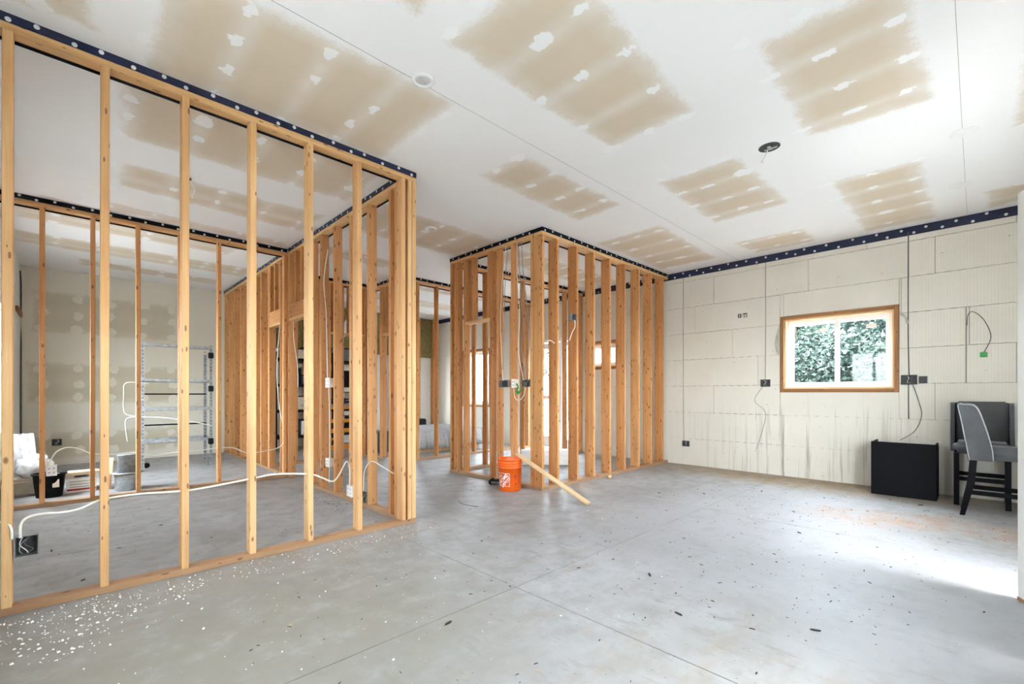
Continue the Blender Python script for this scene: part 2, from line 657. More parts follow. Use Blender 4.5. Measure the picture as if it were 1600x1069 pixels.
def wall_boxes(axis, p0, p1, a0, a1, z0, z1, holes):
    """a wall slab (p0..p1 thick) with rectangular holes [(a0,a1,z0,z1)], axis 'x' = slab normal to X"""
    As = sorted({a0, a1, *[h[0] for h in holes], *[h[1] for h in holes]})
    Zs = sorted({z0, z1, *[h[2] for h in holes], *[h[3] for h in holes]})
    bm = bmesh.new()
    for i in range(len(As) - 1):
        for j in range(len(Zs) - 1):
            ca, cz = (As[i] + As[i + 1]) / 2, (Zs[j] + Zs[j + 1]) / 2
            if any(h[0] < ca < h[1] and h[2] < cz < h[3] for h in holes):
                continue
            if axis == 'x':
                box(bm, p0, p1, As[i], As[i + 1], Zs[j], Zs[j + 1])
            else:
                box(bm, As[i], As[i + 1], p0, p1, Zs[j], Zs[j + 1])
    bmesh.ops.remove_doubles(bm, verts=bm.verts, dist=1e-5)
    return bm


# ================================================================== STRUCTURE
XL, XR, YF, YB = -0.55, 6.944, -0.50, 10.0     # inner faces of the shell

# ---- floor: poured slab cut into bays by saw joints
floor = struct(obj('floor', B(XL - 0.3, XR + 0.3, YF - 0.3, YB + 0.3, -0.16, -0.02), 'concrete_core'))
xs = [XL - 0.25, 1.85, 4.415, XR + 0.25]
ys = [YF - 0.25, 1.87, 4.45, 7.1, YB + 0.25]
g = 0.0032
for i in range(3):
    for j in range(4):
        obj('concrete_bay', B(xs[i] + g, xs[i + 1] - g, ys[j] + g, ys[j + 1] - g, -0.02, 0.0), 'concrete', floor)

ground = struct(obj('ground', B(-30, 45, -40, 40, -0.6, -0.17), 'gravel'))


# ---- painted drywall fields
def field_mesh(name, A, Bc, to3, patches, dabs, feathers, parent=None, mat='drywall'):
    """grid mesh over (a,b) carrying the 'paper', 'dab' and 'feather' fields"""
    a, b = np.meshgrid(A, Bc, indexing='ij')
    paper = np.full(a.shape, -0.2)
    for poly in patches:
        s = np.full(a.shape, 1e9)
        k = len(poly)
        area = sum(poly[i][0] * poly[(i + 1) % k][1] - poly[(i + 1) % k][0] * poly[i][1] for i in range(k))
        sg = 1 if area > 0 else -1
        for i in range(k):
            (x0, y0), (x1, y1) = poly[i], poly[(i + 1) % k]
            L = math.hypot(x1 - x0, y1 - y0)
            s = np.minimum(s, sg * ((x1 - x0) * (b - y0) - (y1 - y0) * (a - x0)) / L)
        paper = np.maximum(paper, np.clip(s, -0.2, 0.2))
    dab = np.full(a.shape, -0.1)
    for (da, db, ra, rb) in dabs:
        m = (np.abs(a - da) < 0.3) & (np.abs(b - db) < 0.3)
        q = (1 - np.sqrt(((a[m] - da) / ra) ** 2 + ((b[m] - db) / rb) ** 2)) * min(ra, rb)
        dab[m] = np.maximum(dab[m], np.clip(q, -0.1, 0.1))
    fea = np.zeros(a.shape)
    for (kind, c, wd) in feathers:
        q = np.clip(1 - np.abs((a if kind == 'a' else b) - c) / wd, 0, 1)
        fea = np.maximum(fea, q)
    pts = to3(a.ravel(), b.ravel())
    na, nb = a.shape
    idx = np.arange(na * nb).reshape(na, nb)
    f = np.stack([idx[:-1, :-1], idx[1:, :-1], idx[1:, 1:], idx[:-1, 1:]], -1).reshape(-1, 4)
    me = bpy.data.meshes.new(name)
    me.from_pydata(pts.tolist(), [], f.tolist())
    for nm, arr in (('paper', paper), ('dab', dab), ('feather', fea)):
        at = me.attributes.new(nm, 'FLOAT', 'POINT')
        at.data.foreach_set('value', arr.ravel().astype(np.float32))
    me.materials.append(M[mat])
    o = bpy.data.objects.new(name, me)
    return link(o, parent)


def R4(x0, x1, y0, y1, j=0.05):
    u = random.uniform
    return [(x0 + u(-j, j), y0 + u(-j, j)), (x1 + u(-j, j), y0 + u(-j, j)), (x1 + u(-j, j), y1 + u(-j, j)), (x0 + u(-j, j), y1 + u(-j, j))]


rects = [  # bare paper panels of the ceiling (x0,x1,y0,y1)
    (0.28, 1.86, 2.44, 3.44), (1.46, 3.02, 1.30, 2.02), (2.68, 4.02, 0.20, 0.90), (2.58, 4.06, 2.50, 3.12),
    (3.84, 5.20, 1.33, 2.05), (4.95, 6.80, 0.28, 0.98), (6.10, 6.74, 1.40, 2.16), (4.82, 6.62, 2.55, 3.42),
    (2.30, 4.00, 4.20, 5.12), (3.78, 4.85, -0.42, -0.14), (6.2, 6.82, -0.42, -0.08),
    (0.25, 1.95, 3.44, 4.46), (0.24, 2.0, 4.92, 5.58), (0.3, 2.0, 6.10, 6.34),
    (-0.5, 1.6, 6.55, 7.28), (-0.5, 2.05, 7.85, 8.5), (0.1, 1.9, 8.95, 9.42),
    (2.3, 3.8, 5.9, 6.4), (2.4, 6.6, 8.0, 8.6), (2.4, 6.6, 9.2, 9.7), (4.3, 6.7, 6.9, 7.3), (4.2, 6.7, 4.3, 4.9), (-0.5, 0.9, 0.4, 0.95), (-0.5, 1.3, 1.35, 1.95), (-0.5, 0.1, 2.55, 3.3),
]
dabs = []
for (x0, x1, y0, y1) in rects:
    k0 = math.ceil((x0 - 0.06 - 0.27) / 0.395)
    xk = 0.27 + 0.395 * k0
    while xk < x1 + 0.06:
        for yq in np.arange(y0 + 0.1, y1 + 0.02, 0.29):
            if random.random() < 0.86:
                big = random.random() < 0.06
                ra, rb = random.uniform(0.030, 0.044), random.uniform(0.048, 0.072)
                if big:
                    ra, rb = ra * 1.7, rb * 1.5
                dabs.append((xk + random.uniform(-0.03, 0.03), yq + random.uniform(-0.03, 0.03), ra, rb))
        xk += 0.395
polys = [R4(*r) for r in rects]
fea = [('a', 0.27 + 0.395 * k, 0.09) for k in range(-2, 18)]
fea += [('b', y, 0.12) for y in (5.3, 6.2, 7.0, 8.25, 9.2)]
ceiling = struct(field_mesh('ceiling', np.arange(XL - 0.02, XR + 0.05, 0.025), np.arange(YF - 0.02, YB + 0.05, 0.025),
                            lambda a, b: np.stack([a, b, np.full(a.shape, CEIL)], -1), polys, dabs, fea))
obj('roof_deck', B(XL - 0.3, XR + 0.4, YF - 0.3, YB + 0.3, CEIL + 0.14, CEIL + 0.3), 'lumber_grey', ceiling)
obj('light_blocker', B(2.6, XR + 0.4, YF - 1.25, YF - 0.2, 2.5, 2.62), 'lumber_grey', ceiling)  # unseen slab added outside the front wall to cut light on the floor
obj('hairline_joint', B((0.7, 6.9, 2.405, 2.4075, CEIL - 0.0012, CEIL + 0.001)), 'cable_grey', ceiling)
obj('hairline_joint', B((3.05, 6.9, 0.075, 0.0775, CEIL - 0.0012, CEIL + 0.001)), 'cable_grey', ceiling)

# ---- back wall: taped drywall in the far left room
bw_rects = [(-0.45, 1.35, 2.02, 2.72), (-0.5, 1.5, 0.95, 1.62), (-0.5, 1.45, 0.1, 0.55)]
bw_dabs = []
for (x0, x1, z0, z1) in bw_rects:
    for xk in np.arange(-0.32, 1.5, 0.40):
        for zq in np.arange(z0 + 0.1, z1, 0.24):
            bw_dabs.append((xk + random.uniform(-0.03, 0.03), zq + random.uniform(-0.03, 0.03), random.uniform(0.06, 0.09), random.uniform(0.055, 0.08)))
wall_back = struct(field_mesh('wall_back', np.arange(XL - 0.02, 2.30, 0.03), np.arange(0, CEIL + 0.03, 0.03),
                              lambda a, b: np.stack([a, np.full(a.shape, YB), b], -1),
                              [R4(*r) for r in bw_rects], bw_dabs, [('b', 1.3, 0.25), ('b', 2.4, 0.3)], mat='drywall_buff'))
BWH = [(5.75, 6.32, 0.45, 2.04)]  # opening added out of sight to light the far room
obj('sheathing', wall_boxes('y', YB + 0.16, YB + 0.3, XL - 0.3, XR + 0.3, -0.02, CEIL + 0.2, BWH), 'lumber_grey', wall_back)
# the rest of the back wall: open studs, mineral wool above, pale board below
obj('lower_board', wall_boxes('y', YB + 0.05, YB + 0.09, 2.25, XR, 0, 2.05, BWH), 'trim_white', wall_back)
for k in range(12):
    x = 2.32 + 0.406 * k
    if x < XR - 0.05:
        lumber('stud', wall_back, x, x + 0.038, YB - 0.05, YB + 0.09, 2.05 if 5.72 < x < 6.3 else 0.0, CEIL, 'fir')
    x1 = min(x + 0.404, XR)
    if x1 - x > 0.06:
        obj('insulation_batt', B(x + 0.04, x1, YB - 0.03, YB + 0.12, 2.05, CEIL - 0.01, bevel=0.02), 'mineral_wool', wall_back)

# ---- left wall (drywall) with unseen window openings added to bring in light
LW = [(1.35, 2.35, 1.1, 2.2), (4.6, 5.2, 1.35, 2.05), (6.58, 7.85, 0.7, 2.1)]
wall_left = struct(obj('wall_left', wall_boxes('x', XL - 0.2, XL, YF - 0.2, YB + 0.2, 0, CEIL + 0.16, LW), 'trim_white'))

# ---- front wall, to the right of the camera: glazed openings and an entry door
FWH = [(1.1, 2.1, 1.0, 2.1), (2.84, 3.80, 0.0, 2.25), (4.05, 4.85, 0.9, 2.1)]
wall_front = struct(obj('wall_front', wall_boxes('y', YF - 0.2, YF, XL - 0.2, XR + 0.3, 0, CEIL + 0.16, FWH), 'trim_white'))

# ---- right wall: insulated concrete form blocks
W1 = (0.638, 1.879, 1.137, 2.165)
W2 = (4.44, 5.16, 1.56, 2.08)
W3 = (7.86, 8.88, 0.80, 2.17)
D1 = (5.36, 6.46, 0.0, 2.22)
RH = [W1, W2, W3, D1]
wall_right = struct(obj('wall_right', wall_boxes('x', XR + 0.03, XR + 0.26, YF - 0.2, YB + 0.3, 0, CEIL + 0.16, RH), 'icf_gap'))
CH = 0.4115


def wavy(y0, y1, z0, z1, wt, wb):
    """outline of one block face with its toothed interlock along top and bottom"""
    gp = 0.0021 if (y0 < 1.3 and z0 > 1.1) or 2.4 < z0 else random.choice((0.0006, 0.0008, 0.0012, 0.0019))
    P = []
    n_ = max(2, int((y1 - y0) / 0.052))
    for i in range(n_ + 1):
        y = y0 + gp + (y1 - y0 - 2 * gp) * i / n_
        P.append((y, z0 + gp + (0.004 if (wb and i % 2) else 0)))
    for i in range(n_, -1, -1):
        y = y0 + gp + (y1 - y0 - 2 * gp) * i / n_
        P.append((y, z1 - gp + (0.0035 if (wt and i % 2) else 0)))
    return P


def cut(rect, holes):
    rs = [rect]
    for h in holes:
        nx = []
        for (a, b, c, d) in rs:
            if h[1] <= a or h[0] >= b or h[3] <= c or h[2] >= d:
                nx.append((a, b, c, d))
                continue
            if h[0] > a:
                nx.append((a, h[0], c, d))
            if h[1] < b:
                nx.append((h[1], b, c, d))
            aa, bb = max(a, h[0]), min(b, h[1])
            if h[2] > c:
                nx.append((aa, bb, c, h[2]))
            if h[3] < d:
                nx.append((aa, bb, h[3], d))
        rs = [r for r in nx if r[1] - r[0] > 0.012 and r[3] - r[2] > 0.012]
    return rs


for k in range(8):
    z0, z1 = k * CH, min((k + 1) * CH, CEIL - 0.002)
    if z1 - z0 < 0.02:
        continue
    off = (-0.66, -0.10, -0.39, -1.0)[k % 4]
    y = YF + off
    while y < YB:
        a, b = max(y, YF), min(y + 1.22, YB)
        if b - a > 0.02:
            for r in cut((a, b, z0, z1), RH):
                wt = abs(r[3] - z1) < 1e-6 and z1 < CEIL - 0.05
                wb = abs(r[2] - z0) < 1e-6 and k > 0
                dep = random.uniform(-0.0015, 0.0015)
                obj('foam_block', prism(wavy(*r, wt, wb), XR + dep, XR + 0.035), 'icf_foam', wall_right)
        y += 1.22

# dark blue membrane strip at the head of the right wall, with cap nails
trim = struct(obj('trim_1', B(XR - 0.006, XR, YF, YB, CEIL - 0.10, CEIL, bevel=0.001), 'gasket_blue'))
cap_me = None


def cap(parent, loc, rot, r=0.012):
    global cap_me
    if cap_me is None:
        bm = lathe([(0.012, 0), (0.012, 0.002), (0.008, 0.003), (0.0075, 0.0022), (0.003, 0.0022), (0.003, 0.0035)], 12)
        cap_me = bpy.data.meshes.new('cap_nail')
        bm.to_mesh(cap_me)
        bm.free()
        cap_me.materials.append(M['cap_white'])
    o = bpy.data.objects.new('cap_nail', cap_me)
    o.location = loc
    o.rotation_euler = rot
    o.scale = (r / 0.012,) * 2 + (1,)
    return link(o, parent)


y = -0.42
k = 0
while y < 7.2:
    cap(trim, (XR - 0.006, y, CEIL - (0.028 if k % 2 else 0.072) + random.uniform(-0.008, 0.008)), (0, -PI / 2, 0), 0.014)
    y += random.uniform(0.10, 0.145)
    k += 1


# ================================================================== WINDOWS / DOORS
def window_x(name, hole, face, dep, bars, buck=True, glass_x=0.13, stickers=(), foam=True):
    """window in the right wall; 'hole' = (y0,y1,z0,z1)"""
    y0, y1, z0, z1 = hole
    e = struct(thing(name, '', ''))
    del e['label'], e['category']
    e.location = (face, (y0 + y1) / 2, z0)
    L = e.location

    def part(nm, bx, mat, parent=e, bevel=0.002):
        bm = bmesh.new()
        for q in bx:
            box(bm, *q)
        if bevel:
            bev(bm, bevel)
        bmesh.ops.translate(bm, verts=bm.verts, vec=-L)
        return obj(nm, bm, mat, parent)
    if buck:
        t = 0.045
        for nm, q in (('buck_board', (face - 0.012, face + 0.25, y0, y0 + t, z0, z1)), ('buck_board', (face - 0.012, face + 0.25, y1 - t, y1, z0, z1)),
                      ('buck_board', (face - 0.012, face + 0.25, y0 + t, y1 - t, z1 - t, z1)), ('buck_board', (face - 0.012, face + 0.25, y0 + t, y1 - t, z0, z0 + t))):
            lumber(nm, e, *q, mat='buck_wood')
        y0, y1, z0, z1 = y0 + t, y1 - t, z0 + t, z1 - t
        if foam:
            for q in ((y0 + 0.004, z0 + 0.05, y0 + 0.004, z1 - 0.05), (y1 - 0.004, z0 + 0.1, y1 - 0.004, z1 - 0.02), (y0 + 0.05, z0 + 0.004, y1 - 0.1, z0 + 0.004)):
                pts = []
                for i in range(13):
                    t_ = i / 12
                    pts.append(Vector((face + 0.03 + random.uniform(-0.004, 0.004), q[0] + (q[2] - q[0]) * t_ + random.uniform(-0.004, 0.004), q[1] + (q[3] - q[1]) * t_)) - L)
                obj('foam_bead', tube(pts, 0.008, 6, 2), 'spray_foam', e, smooth=True)
        # pine jamb liner
        j = 0.02
        for q in ((face + 0.02, face + 0.2, y0, y0 + j, z0, z1), (face + 0.02, face + 0.2, y1 - j, y1, z0, z1), (face + 0.02, face + 0.2, y0, y1, z1 - j, z1), (face + 0.02, face + 0.2, y0, y1, z0, z0 + j)):
            lumber('jamb_liner', e, *q, mat='lath')
        y0, y1, z0, z1 = y0 + j, y1 - j, z0 + j, z1 - j
    fx0, fx1 = face + glass_x - 0.03, face + glass_x + 0.05
    fw = 0.04
    part('window_frame', [(fx0, fx1, y0, y0 + fw, z0, z1), (fx0, fx1, y1 - fw, y1, z0, z1), (fx0, fx1, y0 + fw, y1 - fw, z0, z0 + fw), (fx0, fx1, y0 + fw, y1 - fw, z1 - fw, z1)], 'vinyl')
    ys_ = [y0 + fw] + [y0 + fw + (y1 - y0 - 2 * fw) * b for b in bars] + [y1 - fw]
    for i in range(len(ys_) - 1):
        a, b = ys_[i], ys_[i + 1]
        s = 0.028
        xo = 0.02 * (i % 2)
        sash = part('sash', [(fx0 + 0.01 + xo, fx0 + 0.035 + xo, a, a + s, z0 + fw, z1 - fw), (fx0 + 0.01 + xo, fx0 + 0.035 + xo, b - s, b, z0 + fw, z1 - fw),
                             (fx0 + 0.01 + xo, fx0 + 0.035 + xo, a + s, b - s, z0 + fw, z0 + fw + s), (fx0 + 0.01 + xo, fx0 + 0.035 + xo, a + s, b - s, z1 - fw - s, z1 - fw)], 'vinyl')
        part('pane', [(fx0 + 0.02 + xo, fx0 + 0.024 + xo, a + s, b - s, z0 + fw + s, z1 - fw - s)], 'glass', sash, 0)
    for (sy, sz, wy, wz) in stickers:
        part('sticker', [(fx0 + 0.008, fx0 + 0.010, sy, sy + wy, sz, sz + wz)], 'print_white', e, 0)
    return e


win1 = window_x('window_1', W1, XR, 0.2, [0.5], stickers=((1.36, 1.93, 0.09, 0.045), (0.86, 1.93, 0.10, 0.05)))
bm = prism([(1.885, 2.08), (1.93, 1.90), (1.945, 1.80), (1.925, 1.68), (1.90, 1.64), (1.885, 1.66)], XR - 0.012, XR - 0.009)
obj('housewrap_flap', bm, 'housewrap', win1, loc=-win1.location)
bm = prism([(0.636, 2.08), (0.60, 2.06), (0.565, 2.0), (0.55, 1.93), (0.575, 1.93), (0.59, 2.0), (0.62, 2.03), (0.636, 2.035)], XR - 0.012, XR - 0.009)
obj('housewrap_flap', bm, 'housewrap', win1, loc=-win1.location)
window_x('window_2', W2, XR, 0.2, [0.5], foam=False)
window_x('window_3', W3, XR, 0.2, [0.5], foam=False)

# far entry door with tall glass and side light
d1 = struct(bpy.data.objects.new('door_1', None))
d1.location = (XR + 0.1, (D1[0] + D1[1]) / 2, 0)
col.objects.link(d1)


def dpart(e, nm, bxs, mat, bevel=0.003, parent=None):
    bm = bmesh.new()
    for q in bxs:
        box(bm, *q)
    if bevel:
        bev(bm, bevel)
    bmesh.ops.translate(bm, verts=bm.verts, vec=-Vector(e.location))
    return obj(nm, bm, mat, parent or e)


x0, x1 = XR + 0.08, XR + 0.13
dpart(d1, 'door_frame', [(x0 - 0.06, x1 + 0.05, D1[0], D1[0] + 0.05, 0, D1[3]), (x0 - 0.06, x1 + 0.05, D1[1] - 0.05, D1[1], 0, D1[3]), (x0 - 0.06, x1 + 0.05, D1[0] + 0.05, D1[1] - 0.05, D1[3] - 0.06, D1[3]), (x0 - 0.06, x1 + 0.05, 5.74, 5.79, 0, D1[3] - 0.06)], 'vinyl')
a, b = 5.80, 6.40
leafp = dpart(d1, 'door_leaf', [(x0, x1, a, a + 0.065, 0.02, 2.15), (x0, x1, b - 0.065, b, 0.02, 2.15), (x0, x1, a + 0.065, b - 0.065, 0.02, 0.25), (x0, x1, a + 0.065, b - 0.065, 2.03, 2.15), (x0, x1, a + 0.065, b - 0.065, 1.0, 1.08)], 'vinyl')
dpart(d1, 'pane', [(x0 + 0.02, x0 + 0.026, a + 0.065, b - 0.065, 0.25, 2.03)], 'glass', 0, leafp)
dpart(d1, 'handle', [(x0 - 0.05, x0 - 0.03, a + 0.03, a + 0.05, 0.5, 1.5), (x0 - 0.04, x0, a + 0.03, a + 0.05, 0.55, 0.58), (x0 - 0.04, x0, a + 0.03, a + 0.05, 1.42, 1.45)], 'black_plastic', 0.002, leafp)
sl = dpart(d1, 'side_light', [(x0, x1, 5.41, 5.47, 0.02, 2.15), (x0, x1, 5.68, 5.74, 0.02, 2.15), (x0, x1, 5.47, 5.68, 0.02, 0.2), (x0, x1, 5.47, 5.68, 2.07, 2.15)], 'vinyl')
dpart(d1, 'pane', [(x0 + 0.02, x0 + 0.026, 5.47, 5.68, 0.2, 2.07)], 'glass', 0, sl)

# entry door beside the camera, swung a little into the room
ang = math.atan2(-0.153 + 0.50, 3.70 - 2.87)
dl = math.hypot(0.83, 0.347)
d2 = struct(bpy.data.objects.new('door_2', None))
d2.location = (2.87, -0.50, 0)
d2.rotation_euler = (0, 0, ang)
col.objects.link(d2)
leaf2 = obj('door_leaf', B(0, dl, -0.045, 0, 0.012, 2.215, bevel=0.002), 'door_paint', d2)
for (xa, xb, za, zb) in ((0.12, 0.40, 0.25, 0.95), (0.50, 0.78, 0.25, 0.95), (0.12, 0.40, 1.1, 2.05), (0.50, 0.78, 1.1, 2.05)):
    obj('raised_panel', B(xa, xb, -0.002, 0.008, za, zb, bevel=0.004), 'door_paint', leaf2)
obj('weatherstrip', B(dl, dl + 0.008, -0.040, -0.014, 0.012, 2.215), 'rubber', leaf2)
obj('door_sweep', B(0.0, dl, -0.048, 0.002, 0.0, 0.02), 'plate_wood', leaf2)
obj('latch_plate', B(dl + 0.006, dl + 0.010, -0.036, -0.018, 0.98, 1.08), 'steel', leaf2)
obj('closer_wire', tube([(dl - 0.02, -0.02, 2.215), (dl - 0.01, -0.03, 2.24), (dl - 0.04, -0.03, 2.275), (dl - 0.08, -0.02, 2.28)], 0.006), 'black_plastic', leaf2, smooth=True)
struct(d2)


# glazing of the out-of-view openings, some of them added for light
def slider(name, axis, p, a0, a1, z0, z1, nb):
    e = struct(bpy.data.objects.new(name, None))
    e.location = (p, (a0 + a1) / 2, z0) if axis == 'x' else ((a0 + a1) / 2, p, z0)
    col.objects.link(e)

    def q(pa, pb, aa, ab, za, zb):
        return (pa, pb, aa, ab, za, zb) if axis == 'x' else (aa, ab, pa, pb, za, zb)
    f = 0.05
    dpart(e, 'window_frame', [q(p - 0.05, p + 0.05, a0, a0 + f, z0, z1), q(p - 0.05, p + 0.05, a1 - f, a1, z0, z1), q(p - 0.05, p + 0.05, a0 + f, a1 - f, z0, z0 + f), q(p - 0.05, p + 0.05, a0 + f, a1 - f, z1 - f, z1)] +
          [q(p - 0.03, p + 0.03, a0 + (a1 - a0) * (i + 1) / nb - 0.03, a0 + (a1 - a0) * (i + 1) / nb + 0.03, z0 + f, z1 - f) for i in range(nb - 1)], 'vinyl')
    for i in range(nb):
        dpart(e, 'pane', [q(p - 0.003, p + 0.003, a0 + (a1 - a0) * i / nb + f, a0 + (a1 - a0) * (i + 1) / nb - f * 0.6, z0 + f, z1 - f)], 'glass', 0)
    return e


slider('added_window_4', 'x', XL - 0.1, *LW[0], 2)  # unseen window, added as fill light near the camera
slider('added_window_5', 'x', XL - 0.1, *LW[1], 2)  # unseen window, added to light the left room
slider('added_window_8', 'x', XL - 0.1, *LW[2], 1)  # unseen window, added to brighten the far left room
slider('added_window_9', 'y', YB + 0.12, *BWH[0], 1)  # added behind the corner post to light the mattress room
slider('window_6', 'y', YF - 0.1, *FWH[0], 2)
slider('window_7', 'y', YF - 0.1, *FWH[2], 2)

# sampling portals in the openings (they emit nothing themselves)
for h_, ax in [(h, 'b') for h in BWH] + [(h, 'l') for h in LW] + [(h, 'f') for h in FWH] + [(h, 'r') for h in RH]:
    ca, cz, sa, sz = (h_[0] + h_[1]) / 2, (h_[2] + h_[3]) / 2, h_[1] - h_[0], h_[3] - h_[2]
    if ax == 'l':
        portal((XL - 0.19, ca, cz), (PI / 2, 0, -PI / 2), sa, sz)
    elif ax == 'b':
        portal((ca, YB + 0.29, cz), (-PI / 2, 0, 0), sa, sz)
    elif ax == 'f':
        portal((ca, YF - 0.19, cz), (PI / 2, 0, 0), sa, sz)
    else:
        portal((XR + 0.25, ca, cz), (PI / 2, 0, PI / 2), sa, sz)


# ================================================================== STUD PARTITIONS
def plates(e, axis, p0, p1, a0, a1, gaps=(), front=-1, caps=True, blue=True, bottom=True):
    """bottom plate(s), two top plates, membrane strip with cap nails. axis = run direction"""
    def L(nm, u0, u1, q0, q1, z0, z1, mat):
        if axis == 'x':
            return lumber(nm, e, u0, u1, q0, q1, z0, z1, mat)
        return lumber(nm, e, q0, q1, u0, u1, z0, z1, mat)

    def Bx(nm, u0, u1, q0, q1, z0, z1, mat):
        bm = B(u0, u1, q0, q1, z0, z1) if axis == 'x' else B(q0, q1, u0, u1, z0, z1)
        bmesh.ops.translate(bm, verts=bm.verts, vec=-Vector(e.location))
        return obj(nm, bm, mat, e)
    if bottom:
        segs = [a0]
        for g0, g1 in gaps:
            segs += [g0, g1]
        segs.append(a1)
        for i in range(0, len(segs), 2):
            L('bottom_plate', segs[i], segs[i + 1], p0, p1, 0.0, 0.038, 'plate_wood')
    L('top_plate', a0, a1, p0, p1, CEIL - 0.082, CEIL - 0.044, 'pine')
    L('top_plate', a0, a1, p0 + 0.001, p1 - 0.001, CEIL - 0.043, CEIL - 0.005, 'plate_wood')
    m = 'gasket_blue' if blue else 'gasket_black'
    Bx('membrane_strip', a0 - 0.001, a1 + 0.001, p0 - 0.004, p1 + 0.004, CEIL - 0.044, CEIL + 0.001, m)
    far = (p1, p1 + 0.004) if front < 0 else (p0 - 0.004, p0)
    Bx('membrane_strip', a0, a1, far[0], far[1], CEIL - 0.098, CEIL - 0.040, 'gasket_black')
    if caps:
        u = a0 + 0.05
        k_ = 0
        Lc = Vector(e.location)
        while u < a1:
            q = p0 - 0.004 if front < 0 else p1 + 0.004
            z = CEIL - (0.016 if k_ % 2 else 0.032)
            if axis == 'x':
                cap(e, Vector((u, q, z)) - Lc, (PI / 2, 0, 0) if front < 0 else (-PI / 2, 0, 0))
            else:
                cap(e, Vector((q, u, z)) - Lc, (0, -PI / 2, 0) if front < 0 else (0, PI / 2, 0))
            u += random.uniform(0.10, 0.16)
            k_ += 1


ZT = CEIL - 0.082
S = 0.038


def studs_x(e, xs_, y0, y1, mat, z0=S, z1=ZT, lean=0.0015):
    for x in xs_:
        lumber('stud', e, x, x + S, y0, y1, z0, z1, mat, lean)


def studs_y(e, ys_, x0, x1, mat, z0=S, z1=ZT, lean=0.0015):
    for y in ys_:
        lumber('stud', e, x0, x1, y, y + S, z0, z1, mat, lean)


# A: the near partition on the left
A = thing('stud_partition', 'pale stud partition at the left front, nearest to the camera', 'stud wall', (0.8, 3.465, 0))
plates(A, 'x', 3.42, 3.509, XL, 2.159)
studs_x(A, [-0.252, 0.117, 0.489, 0.866, 1.245, 1.625, 2.018, 2.079, 2.121], 3.42, 3.509, 'pine')

# B: long partition running away from the camera along the hall
Bp = thing('stud_partition', 'long stud partition with two door openings running back along the hall', 'stud wall', (2.115, 6.7, 0))
plates(Bp, 'y', 2.07, 2.159, 3.511, YB - 0.06, gaps=((5.70, 6.36),))
studs_y(Bp, [3.515, 3.60, 3.70, 4.12, 4.515, 4.914, 5.285, 5.60, 5.66], 2.07, 2.159, 'fir')
studs_y(Bp, [6.37, 6.41, 6.56, 6.70, 7.20, 7.24, 7.60, 7.95, 8.35, 8.75, 9.15, 9.52, 9.86], 2.07, 2.159, 'fir')
for (ya, yb_) in ((5.70, 6.37), (6.74, 7.20)):
    lumber('door_header', Bp, 2.072, 2.157, ya, yb_, 2.08, 2.118, 'pine')
    lumber('door_header', Bp, 2.072, 2.110, ya, yb_, 2.118, 2.30, 'fir')
    lumber('door_header', Bp, 2.119, 2.157, ya, yb_, 2.118, 2.30, 'fir')
    n_ = 4 if ya < 6 else 3
    for i in range(n_):
        y = ya + 0.005 + (yb_ - ya - S - 0.01) * i / (n_ - 1)
        lumber('cripple_stud', Bp, 2.07, 2.159, y, y + S, 2.30, ZT, 'fir')

# C: cross partition in the left room
Cp = thing('stud_partition', 'thin cross partition of widely spaced studs behind the near left partition', 'stud wall', (0.8, 6.475, 0))
plates(Cp, 'x', 6.43, 6.519, XL, 2.068, blue=False)
studs_x(Cp, [-0.225, 0.143, 0.512, 0.892, 1.275, 1.652, 2.028], 6.43, 6.519, 'fir')

# D: front of the small room at the centre
Dp = thing('stud_partition', 'row of nine deep studs ending at the white block wall', 'stud wall', (5.4, 3.57, 0))
plates(Dp, 'x', 3.50, 3.64, 3.89, XR - 0.008, blue=False)
studs_x(Dp, [3.892, 4.162, 4.538, 4.894, 5.266, 5.639, 6.026, 6.387, 6.755], 3.50, 3.64, 'fir')

# E: its left side, with a narrow door opening
Ep = thing('stud_partition', 'short stud partition with a doorway behind the orange bucket', 'stud wall', (3.934, 4.5, 0))
plates(Ep, 'y', 3.89, 3.979, 3.646, 5.27, blue=False)
studs_y(Ep, [3.648, 3.98, 4.24, 4.375, 4.925, 5.09, 5.135, 5.23], 3.89, 3.979, 'fir')
lumber('door_header', Ep, 3.892, 3.977, 4.413, 4.925, 2.07, 2.108, 'pine')
for y in (4.42, 4.75, 4.885):
    lumber('cripple_stud', Ep, 3.89, 3.979, y, y + S, 2.108, ZT, 'fir')

# F and G: the two sides of the corridor to the far door
Fp = thing('stud_partition', 'stud partition at the back of the small room, before the far door', 'stud wall', (5.4, 5.25, 0))
plates(Fp, 'x', 5.20, 5.289, 3.985, XR - 0.008, blue=False)
studs_x(Fp, [4.15, 4.515, 5.33, 5.72, 6.42, 6.88], 5.20, 5.289, 'fir')
Gp = thing('stud_partition', 'far stud partition beyond the hall, before the wrapped stack', 'stud wall', (5.4, 6.54, 0))
plates(Gp, 'x', 6.50, 6.589, 4.02, XR - 0.008, blue=False)
studs_x(Gp, [4.13, 4.52, 5.20, 5.36, 6.35, 6.80], 6.50, 6.589, 'fir')

